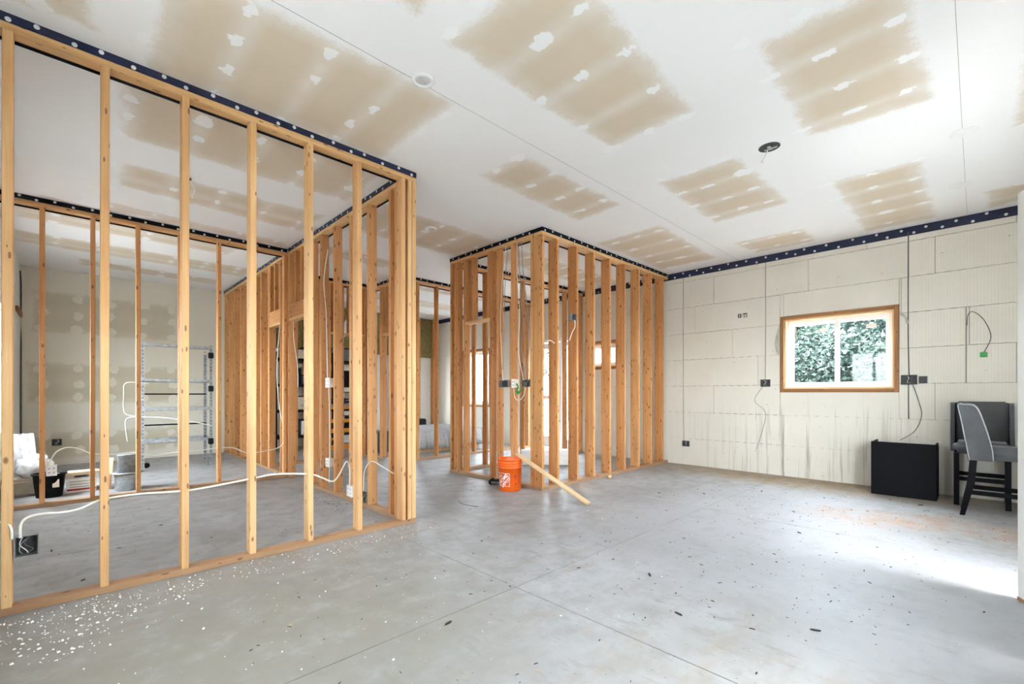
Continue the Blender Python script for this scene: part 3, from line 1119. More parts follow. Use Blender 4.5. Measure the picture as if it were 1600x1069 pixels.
# H and I: framing at the far end of the hall
Hp = thing('stud_partition', 'stud partition with door headers closing the far end of the hall', 'stud wall', (3.0, 7.58, 0))
plates(Hp, 'x', 7.54, 7.629, 2.165, 3.84, gaps=((3.36, 3.70),), blue=False)
studs_x(Hp, [2.17, 2.55, 2.93, 3.08, 3.30, 3.70, 3.76, 3.80], 7.54, 7.629, 'fir')
lumber('door_header', Hp, 3.12, 3.70, 7.545, 7.625, 2.12, 2.158, 'pine')
for x in (3.15, 3.42, 3.55):
    lumber('cripple_stud', Hp, x, x + S, 7.54, 7.629, 2.158, ZT, 'fir')
Ip = thing('stud_partition', 'short return of studs at the far right end of the hall', 'stud wall', (3.93, 7.0, 0))
plates(Ip, 'y', 3.845, 3.934, 6.60, 7.63, gaps=((6.75, 7.16),), blue=False)
studs_y(Ip, [6.61, 6.71, 7.16, 7.21, 7.59], 3.845, 3.934, 'fir')
lumber('door_header', Ip, 3.85, 3.93, 6.75, 7.16, 2.12, 2.158, 'pine')
lumber('header_board', Ip, 3.846, 3.866, 6.78, 7.14, 2.158, CEIL - 0.1, 'fir')


# ================================================================== ELECTRICAL
def ebox(label, loc, face, sy=0.075, sz=0.095, dep=0.055, white=False, group=None, wires=True, mat=None):
    """open device box; face = outward direction as an angle about Z"""
    e = thing('electrical_box', label, 'electrical box', loc, face, group)
    t = 0.003
    m = 'print_white' if white else (mat or 'box_metal')
    bm = B((-dep, 0, -sy / 2, -sy / 2 + t, 0, sz), (-dep, 0, sy / 2 - t, sy / 2, 0, sz), (-dep, 0, -sy / 2, sy / 2, 0, t), (-dep, 0, -sy / 2, sy / 2, sz - t, sz))
    obj('box_body', bm, m, e)
    obj('box_back', B(-dep - 0.002, -dep + 0.002, -sy / 2, sy / 2, 0, sz), 'box_inside' if not white else 'print_white', e)
    if white:
        obj('cover', B(-0.002, 0.006, -sy / 2 - 0.004, sy / 2 + 0.004, -0.004, sz + 0.004, bevel=0.003), 'print_white', e)
        for i in range(4):
            obj('knockout', lathe([(0.007, 0), (0.007, 0.002)], 10), 'box_metal', e, (0.006, (-0.018, 0.018)[i % 2] * sy / 0.075, sz * (0.3 + 0.4 * (i // 2))), (0, PI / 2, 0))
    elif wires:
        for i in range(3):
            u = random.uniform
            obj('wire_tail', tube([(-dep + 0.01, u(-0.02, 0.02), sz * 0.9), (-0.01, u(-0.025, 0.025), sz * 0.6), (0.012, u(-0.025, 0.025), sz * 0.35), (-0.005, u(-0.02, 0.02), sz * 0.15)], 0.0022, 5, 4),
                ('cable_white', 'cable_dark', 'cable_grey')[i], e, smooth=True)
    return e


def cable(label, pts, r=0.005, mat='cable_white', name='electrical_cable', group=None):
    return tag(obj(name, tube(pts, r), mat, smooth=True), label, 'cable', group)


FR = -PI / 2     # box faces -Y
FL = PI          # box faces -X
ebox('metal outlet box full of wires low on the leftmost near stud', (-0.165, 3.418, 0.285), FR, 0.085, 0.105)
bx = ebox('white covered box low on the thin cross partition above the black tub', (-0.14, 6.428, 0.305), FR, 0.07, 0.10, white=True)
ebox('white switch box at mid height on the hall partition', (2.068, 5.10, 1.19), FL, 0.10, 0.105, white=True)
ebox('pale outlet box low on the hall partition below the white switch box', (2.068, 5.10, 0.30), FL, 0.09, 0.09, white=True)
ebox('pale punched-steel box near the floor behind the rightmost thin stud', (2.062, 4.52, 0.06), FL, 0.12, 0.11, white=True)
ebox('dark outlet box near the floor beside the pale punched-steel box', (2.062, 4.215, 0.05), FL, 0.10, 0.11)
ebox('grey switch box on the left stud behind the bucket', (3.888, 4.15, 1.20), FL, 0.16, 0.09, wires=False)
ebox('white switch box on the middle stud behind the bucket', (3.888, 3.965, 1.195), FL, 0.06, 0.10, white=True)
ebox('dark gang box bristling with wires beside the tall corner post', (3.888, 3.76, 1.20), FL, 0.13, 0.09)
ebox('round grey box high on the second deep stud', (4.49, 3.498, 2.03), FR, 0.085, 0.085, wires=False)
ebox('dark outlet box in the block wall left of the window', (XR - 0.016, 2.06, 1.215), FL, 0.12, 0.10, 0.012, mat='box_inside')
ebox('dark double outlet box in the block wall right of the window', (XR - 0.016, 0.55, 1.225), FL, 0.14, 0.11, 0.012, mat='box_inside')
ebox('grey blank box beside the dark double outlet box', (XR - 0.016, 0.43, 1.235), FL, 0.075, 0.085, 0.012, wires=False)
ebox('small outlet box low on the block wall by the last deep stud', (XR - 0.016, 3.20, 0.29), FL, 0.11, 0.085, 0.012, mat='box_inside')
ebox('small black outlet box in the taped drywall of the far left room', (-0.16, YB - 0.016, 0.31), FR, 0.11, 0.10, 0.012, mat='box_inside')

YA = 3.40
cable('white cable swooping from the near outlet box along the front studs',
      [(-0.186, 3.412, 0.385), (-0.184, 3.415, 0.455), (-0.159, 3.43, 0.484), (-0.101, 3.44, 0.49), (-0.04, 3.45, 0.482), (0.035, 3.46, 0.487), (0.127, 3.465, 0.522), (0.296, 3.465, 0.528), (0.548, 3.465, 0.514), (0.885, 3.465, 0.541), (1.035, 3.465, 0.552), (1.268, 3.465, 0.524), (1.372, 3.5, 0.48), (1.50, 3.6, 0.42), (1.68, 3.9, 0.41), (1.95, 4.35, 0.45), (2.05, 4.50, 0.35), (2.055, 4.51, 0.165)], 0.0065)
cable('short white cable looping left out of the near outlet box', [(-0.215, 3.412, 0.385), (-0.218, 3.415, 0.44), (-0.24, 3.43, 0.47), (-0.30, 3.45, 0.48), (-0.40, 3.46, 0.48)], 0.0055)
cable('white cable arching from the covered box along the thin cross partition',
      [(-0.155, 6.42, 0.40), (-0.148, 6.42, 0.45), (-0.107, 6.43, 0.535), (-0.029, 6.45, 0.574), (0.065, 6.46, 0.546), (0.163, 6.475, 0.49), (0.34, 6.475, 0.467), (0.526, 6.475, 0.471), (0.666, 6.475, 0.422), (0.9, 6.475, 0.444), (1.087, 6.475, 0.442), (1.282, 6.475, 0.456), (1.453, 6.475, 0.442), (1.595, 6.475, 0.37), (1.80, 6.475, 0.37), (2.0, 6.47, 0.42), (2.06, 6.55, 0.60), (2.062, 6.75, 1.0), (2.062, 6.83, 1.5), (2.062, 6.70, 2.08)], 0.006)
cable('short white cable leaving the covered box upward', [(-0.165, 6.42, 0.40), (-0.175, 6.425, 0.46), (-0.21, 6.45, 0.49), (-0.24, 6.47, 0.47)], 0.005)
cable('white cable hanging down the hall partition to the switch box', [(2.06, 5.07, 2.735), (2.058, 5.18, 2.402), (2.06, 5.12, 2.025), (2.062, 5.10, 1.518), (2.062, 5.09, 1.29)], 0.0045)
cable('thin white cable dropping below the hall switch box to the floor', [(2.063, 5.055, 1.19), (2.063, 5.04, 0.943), (2.063, 5.03, 0.515), (2.064, 5.05, 0.12)], 0.004)
cable('white cable rising from the dark floor outlet box toward the end post', [(2.06, 4.21, 0.16), (2.055, 4.18, 0.36), (2.06, 4.05, 0.47), (2.06, 3.85, 0.45), (2.08, 3.66, 0.40)], 0.005)
cable('white cable loose in the hall partition door opening', [(2.10, 6.30, 2.08), (2.10, 6.27, 1.8), (2.105, 6.16, 1.5), (2.11, 6.15, 1.2)], 0.004)
for i, (ya, yb_, yc, m) in enumerate(((3.90, 3.80, 3.75, 'cable_grey'), (3.86, 3.72, 3.77, 'cable_grey'), (3.93, 3.86, 3.79, 'cable_white'), (4.12, 4.20, 4.15, 'cable_white'), (4.08, 4.13, 4.17, 'cable_grey'))):
    cable(('grey wire falling from the plate, leftmost of those by the corner post', 'grey wire bowing toward the tall corner post', 'white wire falling between the stud and the corner post', 'white wire snaking down the stud left of the bucket bay', 'thin grey wire straight down the stud left of the bucket bay')[i],
          [(3.91, ya, 3.0), (3.90, (ya + yb_) / 2 + 0.02, 2.55), (3.885, yb_, 2.05), (3.883, yb_ + 0.02 * (-1) ** i, 1.65), (3.884, yc, 1.28)], 0.0045, m)
cable('white wire looping below the white switch box behind the bucket', [(3.884, 3.96, 1.195), (3.87, 3.93, 1.08), (3.868, 3.86, 1.04), (3.87, 3.79, 1.08), (3.88, 3.75, 1.19)], 0.004)
cable('bare green ground wire tangled beside the white switch box', [(3.87, 3.90, 1.24), (3.86, 3.86, 1.20), (3.865, 3.89, 1.16), (3.86, 3.84, 1.14), (3.87, 3.81, 1.18), (3.86, 3.86, 1.12), (3.87, 3.90, 1.15)], 0.009, 'copper_green')
cable('white stub of cable at mid height on the corner post', [(3.96, 3.495, 1.72), (4.0, 3.47, 1.74), (4.06, 3.46, 1.71)], 0.005)
cable('pale cable curling down from the round grey box', [(4.50, 3.50, 2.03), (4.50, 3.50, 1.95), (4.46, 3.51, 1.88), (4.43, 3.53, 1.78)], 0.005)
XW = XR - 0.006
cable('dark cable run straight down the wall by the last deep stud', [(XW, 3.243, CEIL - 0.1), (XW, 3.243, 1.6), (XW, 3.235, 0.37)], 0.004, 'cable_grey')
cable('dark cable run straight down to the box left of the window', [(XW, 2.058, CEIL - 0.1), (XW, 2.058, 1.9), (XW, 2.062, 1.31)], 0.004, 'cable_grey')
cable('dark cable run straight down to the double box right of the window', [(XW, 0.556, CEIL - 0.06), (XW, 0.558, 1.9), (XW, 0.55, 1.33)], 0.005, 'cable_dark')
cable('dark cable below the double outlet box right of the window', [(XW, 0.555, 1.225), (XW, 0.555, 1.0), (XW, 0.553, 0.83)], 0.0055, 'cable_dark')
cable('thin dark wire bowing from the double box down to the black cabinet', [(XW - 0.01, 0.52, 1.24), (XW - 0.02, 0.47, 1.05), (XW - 0.03, 0.44, 0.87), (XW - 0.05, 0.50, 0.69), (XW - 0.12, 0.62, 0.585)], 0.004, 'cable_dark')
cable('thin grey wire kinked below the box left of the window', [(XW, 2.09, 1.22), (XW, 2.20, 1.02), (XW, 2.06, 0.86), (XW, 2.10, 0.6), (XW, 2.18, 0.33)], 0.003, 'cable_grey')
cable('thin wire looping on the block wall above the chairs', [(XW, 0.078, 1.86), (XW, 0.07, 1.97), (XW, 0.03, 2.0), (XW, -0.05, 1.90), (XW, -0.10, 1.72), (XW, -0.05, 1.56)], 0.0035, 'cable_dark')
cable('dark vertical wire on the block wall left of the green tag', [(XW, 0.085, 1.24), (XW, 0.085, 1.6), (XW, 0.085, 2.05)], 0.0028, 'cable_dark')
tag(obj('cable_tag', B(XW - 0.008, XW + 0.004, -0.075, -0.02, 1.51, 1.56, bevel=0.002), 'copper_green'), 'small green tag at the end of the looping wall wire', 'cable tag')
# rubber-stamped print on a block
for (ya, yb_, za, zb) in ((2.425, 2.41, 2.215, 2.275), (2.395, 2.38, 2.215, 2.275), (2.425, 2.38, 2.215, 2.222), (2.425, 2.38, 2.242, 2.249), (2.425, 2.38, 2.268, 2.275), (2.368, 2.358, 2.235, 2.25), (2.368, 2.358, 2.215, 2.222),
                         (2.36, 2.30, 2.258, 2.276), (2.345, 2.30, 2.243, 2.248), (2.345, 2.335, 2.215, 2.248), (2.31, 2.30, 2.215, 2.248), (2.345, 2.30, 2.215, 2.221)):
    obj('stamped_print', B(XR - 0.0022, XR, yb_, ya, za, zb), 'print_black', wall_right)


# ================================================================== CEILING FITTINGS
def downlight(label, x, y, r=0.068):
    e = thing('recessed_light', label, 'ceiling light', (x, y, CEIL - 0.012))
    obj('trim_ring', lathe([(r * 0.62, 0.006), (r * 0.66, -0.002), (r * 0.95, 0.0), (r, 0.006), (r, 0.013), (r * 0.62, 0.013)], 32, False), 'trim_white', e, smooth=True)
    obj('lens', lathe([(0.002, 0.007), (r * 0.64, 0.007), (r * 0.64, 0.012)], 28), 'lens_grey', e)


downlight('white recessed light above the near left partition', 1.545, 2.37)
downlight('white recessed light above the hall', 3.006, 4.448)
e = thing('ceiling_cutout', 'dark round hole in the ceiling with a wire hanging out', 'ceiling cutout', (3.908, 1.133, CEIL - 0.004))
obj('opening', lathe([(0.001, 0.0015), (0.075, 0.0015), (0.075, 0.004)], 28), 'box_inside', e)
obj('bracket', B((-0.03, 0.035, -0.012, 0.012, -0.004, 0.002), (0.01, 0.025, -0.05, 0.04, -0.006, 0.002)), 'steel', e)
obj('lead_wire', tube([(0.03, 0.02, 0), (0.035, 0.03, -0.02), (0.02, 0.04, -0.06), (-0.02, 0.05, -0.10), (-0.06, 0.02, -0.13)], 0.004, 6, 4), 'cable_white', e, smooth=True)
e = thing('ceiling_cutout', 'small dark box in the ceiling of the left room with a dangling wire', 'ceiling cutout', (0.74, 4.93, CEIL - 0.006))
obj('opening', B(-0.03, 0.03, -0.03, 0.03, -0.01, 0.006), 'box_inside', e)
obj('lead_wire', tube([(0.02, 0, 0), (0.04, 0, -0.04), (0.06, 0, -0.08), (0.045, 0, -0.12), (0.04, 0, -0.16)], 0.005, 6, 4), 'cable_white', e, smooth=True)
for lab, x, y in (('round patch plate in the ceiling nearest the entry door', 4.718, 0.066), ('round patch plate in the ceiling near the block wall corner', 5.896, 0.112)):
    tag(obj('patch_plate', lathe([(0.002, 0), (0.075, 0), (0.08, 0.003), (0.08, 0.004)], 28), 'trim_white', loc=(x, y, CEIL - 0.004)), lab, 'ceiling plate')

# ================================================================== ORANGE BUCKET
bk = thing('bucket', 'orange plastic bucket with a white printed logo, before the corner post', 'bucket', (3.672, 3.803, 0))
prof = [(0.120, 0.0), (0.124, 0.004), (0.126, 0.012), (0.134, 0.262), (0.1415, 0.264), (0.1415, 0.272), (0.136, 0.275), (0.136, 0.288), (0.1425, 0.290), (0.1425, 0.298), (0.137, 0.301), (0.137, 0.315), (0.1435, 0.317), (0.1435, 0.325), (0.138, 0.328), (0.139, 0.352), (0.146, 0.354), (0.146, 0.368), (0.136, 0.369), (0.133, 0.36), (0.121, 0.012), (0.002, 0.010)]
obj('shell', lathe(prof, 48), 'orange_plastic', bk, smooth=True)
ca = math.atan2(-3.803, -3.672)     # direction facing the camera


def wrapped(poly_bm, ang, z, r0, name, mat, parent):
    """bend a flat mesh (x right, y up) round the bucket wall"""
    for v in poly_bm.verts:
        r = r0 + 0.008 * ((z + v.co.y) / 0.25) + v.co.z
        th = ang + v.co.x / 0.13
        v.co = Vector((r * math.cos(th), r * math.sin(th), z + v.co.y))
    return obj(name, poly_bm, mat, parent)


def text_bm(s, size, rot=0.0, dx=0.0, dy=0.0):
    cu = bpy.data.curves.new('txt', 'FONT')
    cu.body = s
    cu.size = size
    cu.align_x = 'CENTER'
    cu.align_y = 'CENTER'
    cu.extrude = 0.0006
    cu.resolution_u = 2
    cu.offset = size * 0.02
    o = bpy.data.objects.new('txt', cu)
    col.objects.link(o)
    bpy.context.view_layer.update()
    me = bpy.data.meshes.new_from_object(o.evaluated_get(bpy.context.evaluated_depsgraph_get()))
    bpy.data.objects.remove(o)
    bm = bmesh.new()
    bm.from_mesh(me)
    bpy.data.meshes.remove(me)
    bmesh.ops.transform(bm, matrix=Matrix.Translation((dx, dy, 0)) @ Matrix.Rotation(rot, 4, 'Z'), verts=bm.verts)
    bmesh.ops.triangulate(bm, faces=bm.faces)
    bmesh.ops.subdivide_edges(bm, edges=[e_ for e_ in bm.edges if e_.calc_length() > 0.02], cuts=1)
    return bm


la = ca - 0.62
hs = 0.075
bm = bmesh.new()
for (xa, xb, ya, yb_) in ((-hs, hs, -hs, -hs + 0.004), (-hs, hs, hs - 0.004, hs), (-hs, -hs + 0.004, -hs, hs), (hs - 0.004, hs, -hs, hs)):
    k_ = 10 if xb - xa > 0.05 else 1
    for i in range(k_):
        box(bm, xa + (xb - xa) * i / k_, xa + (xb - xa) * (i + 1) / k_, ya, yb_, 0, 0.0006)
wrapped(bm, la, 0.135, 0.1272, 'logo_frame', 'print_white', bk)
for s_, sz_, dx, dy in (('THE', 0.030, -0.046, 0.030), ('HOME', 0.058, -0.006, 0.004), ('DEPOT', 0.046, 0.028, -0.030)):
    wrapped(text_bm(s_, sz_, math.radians(45), dx, dy), la, 0.135, 0.1274, 'logo_lettering', 'print_white', bk)
for q_ in ((-0.012, 0.022, 0.015, 0.024, 0, 0.0008), (-0.006, 0.010, 0.0, 0.03, 0, 0.0008), (0.0, 0.014, -0.085, -0.062, 0, 0.0008), (0.003, 0.006, -0.03, 0.0, 0, 0.0008)):
    wrapped(B(*q_), ca + 0.42, 0.16, 0.1274, 'warning_print', 'label_red', bk)
ha = ca - 1.25
obj('handle_ear', lathe([(0.016, 0), (0.016, 0.012), (0.008, 0.014), (0.002, 0.014)], 16), 'orange_plastic', bk, (0.142 * math.cos(ha), 0.142 * math.sin(ha), 0.305), (0, PI / 2, ha))
pts = []
for i in range(13):
    t_ = i / 12
    an = ha + PI * t_
    pts.append((0.160 * math.cos(an), 0.160 * math.sin(an), 0.305 - 0.20 * math.sin(PI * t_)))
obj('bail_handle', tube([p for p in [(q[0] * 0.97, q[1] * 0.97, q[2]) for q in [(0.16 * math.cos(ha - PI * t / 12), 0.16 * math.sin(ha - PI * t / 12), 0.305 - 0.17 * math.sin(PI * t / 12)) for t in range(13)]]], 0.003, 6, 3), 'steel', bk, smooth=True)

# leaning board
bd = thing('leaning_board', 'narrow pine board leaning from the floor onto the orange bucket', 'board', (3.735, 2.73, 0))
p0, p1 = Vector((0.0, 0.0, 0.012)), Vector((-0.005, 1.02, 0.417))
dv = (p1 - p0)
ln = dv.length
bm = B(-0.034, 0.034, -0.0095, 0.0095, -ln / 2, ln / 2, bevel=0.0015)
o = obj('board', bm, 'lath', bd, (p0 + p1) / 2)
o.rotation_mode = 'QUATERNION'
o.rotation_quaternion = dv.to_track_quat('Z', 'Y')

# small black charger by the doorway plate
ch = thing('battery_charger', 'small black tool charger on the floor left of the orange bucket', 'charger', (3.745, 4.13, 0), math.radians(-46 - 8))
obj('case', B(-0.085, 0.085, -0.05, 0.05, 0.004, 0.062, bevel=0.012, seg=2), 'black_plastic', ch)
obj('dock', B((-0.06, -0.03, -0.04, 0.04, 0.06, 0.075), (0.03, 0.06, -0.04, 0.04, 0.06, 0.075), bevel=0.003), 'black_plastic', ch)
obj('front_grille', B((-0.05, 0.05, -0.053, -0.05, 0.018, 0.022), (-0.05, 0.05, -0.053, -0.05, 0.03, 0.034), (-0.05, 0.05, -0.053, -0.05, 0.042, 0.046)), 'cable_grey', ch)

# ================================================================== STOOLS AND CABINET
def stool(label, loc, rotz):
    e = thing('counter_stool', label, 'stool', loc, rotz, 'grey upholstered counter stools by the block wall')
    W = 0.205
    obj('seat', B(-0.23, 0.235, -W, W, 0.52, 0.635, bevel=0.035, seg=3), 'grey_fabric', e, smooth=True)
    # inner back, leaning
    bm = B(-0.03, 0.03, -W + 0.015, W - 0.015, 0.0, 0.44, bevel=0.018, seg=2)
    bk_ = obj('backrest', bm, 'grey_fabric', e, (-0.205, 0, 0.60), (0, math.radians(-8), 0), True)
    obj('back_shell', B(-0.052, -0.03, -W, W, -0.10, 0.435, bevel=0.008, seg=2), 'grey_fabric', bk_)
    prof_ = [(-0.235, 0.515), (-0.085, 0.515), (-0.092, 0.62), (-0.115, 0.74), (-0.145, 0.86), (-0.172, 0.955), (-0.195, 1.0), (-0.225, 1.02), (-0.285, 1.025), (-0.31, 1.015), (-0.292, 0.9), (-0.262, 0.7)]
    for s in (-1, 1):
        y0_, y1_ = (W - 0.005, W + 0.028) if s > 0 else (-W - 0.028, -W + 0.005)
        bm = prism(prof_, y0_, y1_, 'y')
        bev(bm, 0.005)
        wg = obj('wing', bm, 'grey_fabric', e)
        yo = s * (W + 0.028)
        obj('piping', tube([(x, yo, z) for x, z in prof_[1:9]], 0.0036, 6, 4), 'piping', wg, smooth=True)
        obj('piping', tube([(x, yo, z) for x, z in (prof_[8], prof_[9], prof_[10], prof_[11], prof_[0])], 0.0036, 6, 4), 'piping', wg, smooth=True)
        bm = bmesh.new()
        for (xa, za, h_) in ((0.195, 0.53, 0.021), (0.195, 0.0, 0.016)):
            pass
        bm = prism([(0.172, 0.53), (0.218, 0.53), (0.212, 0.0), (0.180, 0.0)], s * (W - 0.028) - 0.02, s * (W - 0.028) + 0.02, 'y')
        obj('leg', bm, 'leg_black', e)
        bm = prism([(-0.235, 0.53), (-0.185, 0.53), (-0.20, 0.30), (-0.265, 0.0), (-0.30, 0.0), (-0.25, 0.30)], s * (W - 0.02) - 0.02, s * (W - 0.02) + 0.02, 'y')
        obj('leg', bm, 'leg_black', e)
        obj('stretcher', B(-0.245, 0.195, s * (W - 0.028) - 0.011, s * (W - 0.028) + 0.011, 0.195, 0.235, bevel=0.002), 'leg_black', e)
    obj('footrest', B(0.182, 0.208, -W + 0.03, W - 0.03, 0.25, 0.29, bevel=0.002), 'leg_black', e)
    obj('stretcher', B(-0.245, -0.22, -W + 0.03, W - 0.03, 0.25, 0.29, bevel=0.002), 'leg_black', e)
    return e


stool('grey upholstered counter stool seen from its side with pale piped wing', (6.105, -0.185, 0), -PI / 2)
stool('grey upholstered counter stool backed against the block wall behind the other', (6.605, -0.03, 0), PI)

cb = thing('cabinet', 'open-topped black box cabinet standing below the window', 'cabinet', (6.62, 0.563, 0))
X0, X1, Y0, Y1 = -0.18, 0.19, -0.27, 0.27
obj('front_panel', B(X0, X0 + 0.018, Y0, Y1, 0.0, 0.587, bevel=0.002), 'black_texture', cb)
obj('side_panel', B(X0 + 0.018, X1, Y0, Y0 + 0.018, 0.0, 0.583, bevel=0.002), 'black_texture', cb)
obj('side_panel', B(X0 + 0.018, X1, Y1 - 0.018, Y1, 0.0, 0.583, bevel=0.002), 'black_texture', cb)
obj('back_panel', B(X1 - 0.01, X1, Y0 + 0.018, Y1 - 0.018, 0.05, 0.50), 'black_texture', cb)
obj('bottom_panel', B(X0 + 0.018, X1 - 0.01, Y0 + 0.018, Y1 - 0.018, 0.05, 0.068), 'black_texture', cb)
obj('top_rail', B(X0 + 0.018, X0 + 0.08, Y0 + 0.018, Y1 - 0.018, 0.54, 0.556), 'lumber_grey', cb)
obj('top_rail', B(X1 - 0.06, X1 - 0.01, Y0 + 0.018, Y1 - 0.018, 0.54, 0.556), 'lumber_grey', cb)
for s in (Y0 - 0.012, Y1):
    obj('corner_bracket', B(X1 - 0.05, X1, s, s + 0.012, 0.555, 0.587), 'steel', cb)


# ================================================================== FAR LEFT ROOM
def angle_post(bm, x, y, z0, z1, sx, sy, w=0.038, t=0.003):
    box(bm, x, x + sx * w if sx > 0 else x, y, y + t, z0, z1) if sx > 0 else box(bm, x - w, x, y, y + t, z0, z1)
    if sy > 0:
        box(bm, x - t / 2, x + t / 2, y, y + w, z0, z1)
    else:
        box(bm, x - t / 2, x + t / 2, y - w, y, z0, z1)


rk = thing('metal_rack', 'empty slotted steel shelf rack before the taped drywall', 'rack', (1.14, 8.50, 0))
RW, RD, RHt = 0.43, 0.22, 1.86
for sx in (-1, 1):
    for sy in (-1, 1):
        bm = bmesh.new()
        angle_post(bm, sx * RW, sy * RD, 0, RHt if sy < 0 else 1.74, -sx, -sy)
        p = obj('post', bm, 'galv', rk)
        bm = bmesh.new()
        for k in range(34):
            z = 0.06 + k * 0.052
            box(bm, sx * RW - sx * 0.019 - 0.005, sx * RW - sx * 0.019 + 0.005, sy * RD - 0.0012 - (0.001 if sy < 0 else 0), sy * RD + 0.0042, z, z + 0.022)
        slots = obj('slot_row', bm, 'box_inside', p)
        slots['kind'] = 'stuff'
for z in (1.80, 1.29, 0.87, 0.40):
    obj('shelf_beam', B((-RW, RW, -RD - 0.004, -RD, z, z + 0.045), (-RW, RW, -RD - 0.004, -RD + 0.025, z, z + 0.004)), 'galv', rk)
    if z < 1.7:
        obj('shelf_beam', B((-RW, RW, RD, RD + 0.004, z, z + 0.045)), 'galv', rk)
        for sx in (-1, 1):
            obj('side_rail', B(sx * RW - 0.002, sx * RW + 0.002, -RD, RD, z, z + 0.035), 'galv', rk)
for z in (1.10, 0.63):
    obj('tie_rod', B(-RW, RW, RD - 0.01, RD + 0.002, z, z + 0.022), 'black_plastic', rk)
for a_, b_ in (((-RW, 0.42), (RW, 1.05)), ((-RW, 1.05), (RW, 0.42))):
    obj('cross_brace', bar(bmesh.new(), (a_[0], RD + 0.006, a_[1]), (b_[0], RD + 0.006, b_[1]), 0.018, 0.003), 'steel', rk)
for z in (0.34, 1.15, 1.66):
    obj('clamp', B(RW - 0.06, RW + 0.01, -RD - 0.05, -RD - 0.005, z, z + 0.09, bevel=0.01), 'black_plastic', rk)
obj('caster', lathe([(0.02, -0.015), (0.04, -0.012), (0.04, 0.012), (0.02, 0.015)], 16), 'black_plastic', rk, (-RW + 0.10, RD - 0.02, 0.04), (PI / 2, 0, 0.4), True)
cable('white cable strung across the steel rack', [(0.72, 8.27, 0.79), (0.95, 8.265, 0.77), (1.25, 8.265, 0.71), (1.58, 8.265, 0.62)], 0.006)
cable('thin white cord looped from the left post of the steel rack', [(0.80, 8.26, 1.26), (0.55, 8.24, 1.27), (0.52, 8.24, 1.1), (0.53, 8.24, 0.85), (0.66, 8.25, 0.80), (0.54, 8.24, 0.75), (0.56, 8.24, 0.45)], 0.004)

cy = thing('galvanized_canister', 'two-tier galvanized canister on the floor behind the cross partition', 'canister', (0.475, 6.95, 0))
obj('lower_drum', lathe([(0.112, 0.0), (0.118, 0.006), (0.118, 0.15), (0.122, 0.155), (0.122, 0.17), (0.118, 0.175), (0.118, 0.19)], 32), 'steel', cy, smooth=True)
obj('middle_rim', lathe([(0.10, 0.19), (0.15, 0.192), (0.152, 0.20), (0.10, 0.205)], 32), 'galv', cy, smooth=True)
obj('upper_drum', lathe([(0.092, 0.20), (0.092, 0.40), (0.096, 0.404), (0.094, 0.412), (0.086, 0.41)], 32), 'galv', cy, smooth=True)

tb = thing('utility_tub', 'black tapered plastic tub behind the thin cross partition', 'tub', (-0.17, 7.04, 0))
obj('tub_shell', lathe([(0.098, 0.0), (0.104, 0.004), (0.128, 0.236), (0.142, 0.24), (0.142, 0.258), (0.130, 0.258), (0.122, 0.24), (0.10, 0.02), (0.002, 0.015)], 40), 'black_plastic', tb, smooth=True)
obj('price_label', B(-0.004, 0.05, -0.001, 0.001, 0, 0.085), 'print_white', tb, (0.03, -0.119, 0.11), (-0.10, 0, 0.22))
# crumpled clear bag
bm = bmesh.new()
bmesh.ops.create_icosphere(bm, subdivisions=3, radius=1)
for v in bm.verts:
    nz = mnoise.noise(v.co * 2.4) * 0.35 + mnoise.noise(v.co * 6) * 0.12
    v.co = Vector((v.co.x * 0.14, v.co.y * 0.13, max(v.co.z, -0.75) * 0.15)) * (1 + nz)
tag(obj('plastic_bag', bm, 'plastic_film', loc=(-0.285, 7.30, 0.30), smooth=True), 'crumpled pale plastic bag behind the black tub', 'bag')
tag(obj('floor_bundle', B(-0.52, -0.22, 7.18, 7.44, 0.0, 0.19, bevel=0.03, seg=2), 'lumber_grey'), 'grey-brown bundle on the floor under the plastic bag', 'bundle')
sh = bmesh.new()
bmesh.ops.create_grid(sh, x_segments=10, y_segments=18, size=1)
for v in sh.verts:
    x, z = v.co.x, v.co.y
    v.co = Vector((0.10 * x * (1.2 - 0.3 * z), 0.025 * math.sin(9 * x + 2 * z) + 0.01 * math.sin(23 * x), 0.33 + 0.33 * z))
bmesh.ops.solidify(sh, geom=sh.faces, thickness=0.003)
tag(obj('plastic_sheet', sh, 'plastic_film', loc=(-0.40, 7.62, 0), smooth=True), 'clear plastic sheet hanging in folds at the far left', 'plastic sheet')

fb = thing('file_box', 'white cardboard file box with a dark red band behind the cross partition', 'box', (0.085, 7.24, 0))
obj('carton', B(-0.125, 0.125, -0.13, 0.2, 0.0, 0.205, bevel=0.003), 'foam_board', fb)
obj('lid', B(-0.132, 0.132, -0.137, 0.207, 0.16, 0.212, bevel=0.003), 'cardboard', fb)
obj('hand_hole', prism([(0.045 * math.cos(t) + (0.02 if math.cos(t) > 0 else -0.02), 0.183 + 0.013 * math.sin(t)) for t in [2 * PI * i / 16 for i in range(16)]], -0.1385, -0.136, 'y'), 'box_inside', fb)
obj('printed_band', B(-0.12, 0.12, -0.1312, -0.1295, 0.025, 0.045), 'label_red', fb)
for z in (0.06, 0.09, 0.12):
    obj('printed_line', B(-0.10, 0.09, -0.1312, -0.1295, z, z + 0.008), 'cable_grey', fb)
tag(obj('scrap_board', B(-0.22, 0.22, -0.06, 0.06, 0, 0.022, bevel=0.002), 'lath', loc=(0.10, 7.15, 0.2125), rot=(0, 0, 0.06)), 'short pale board lying on top of the file box', 'board')
tag(obj('scrap_board', bar(bmesh.new(), (0.29, 7.12, 0.0), (0.33, 7.40, 0.33), 0.09, 0.02), 'lath'), 'short board propped on end beside the file box', 'board')
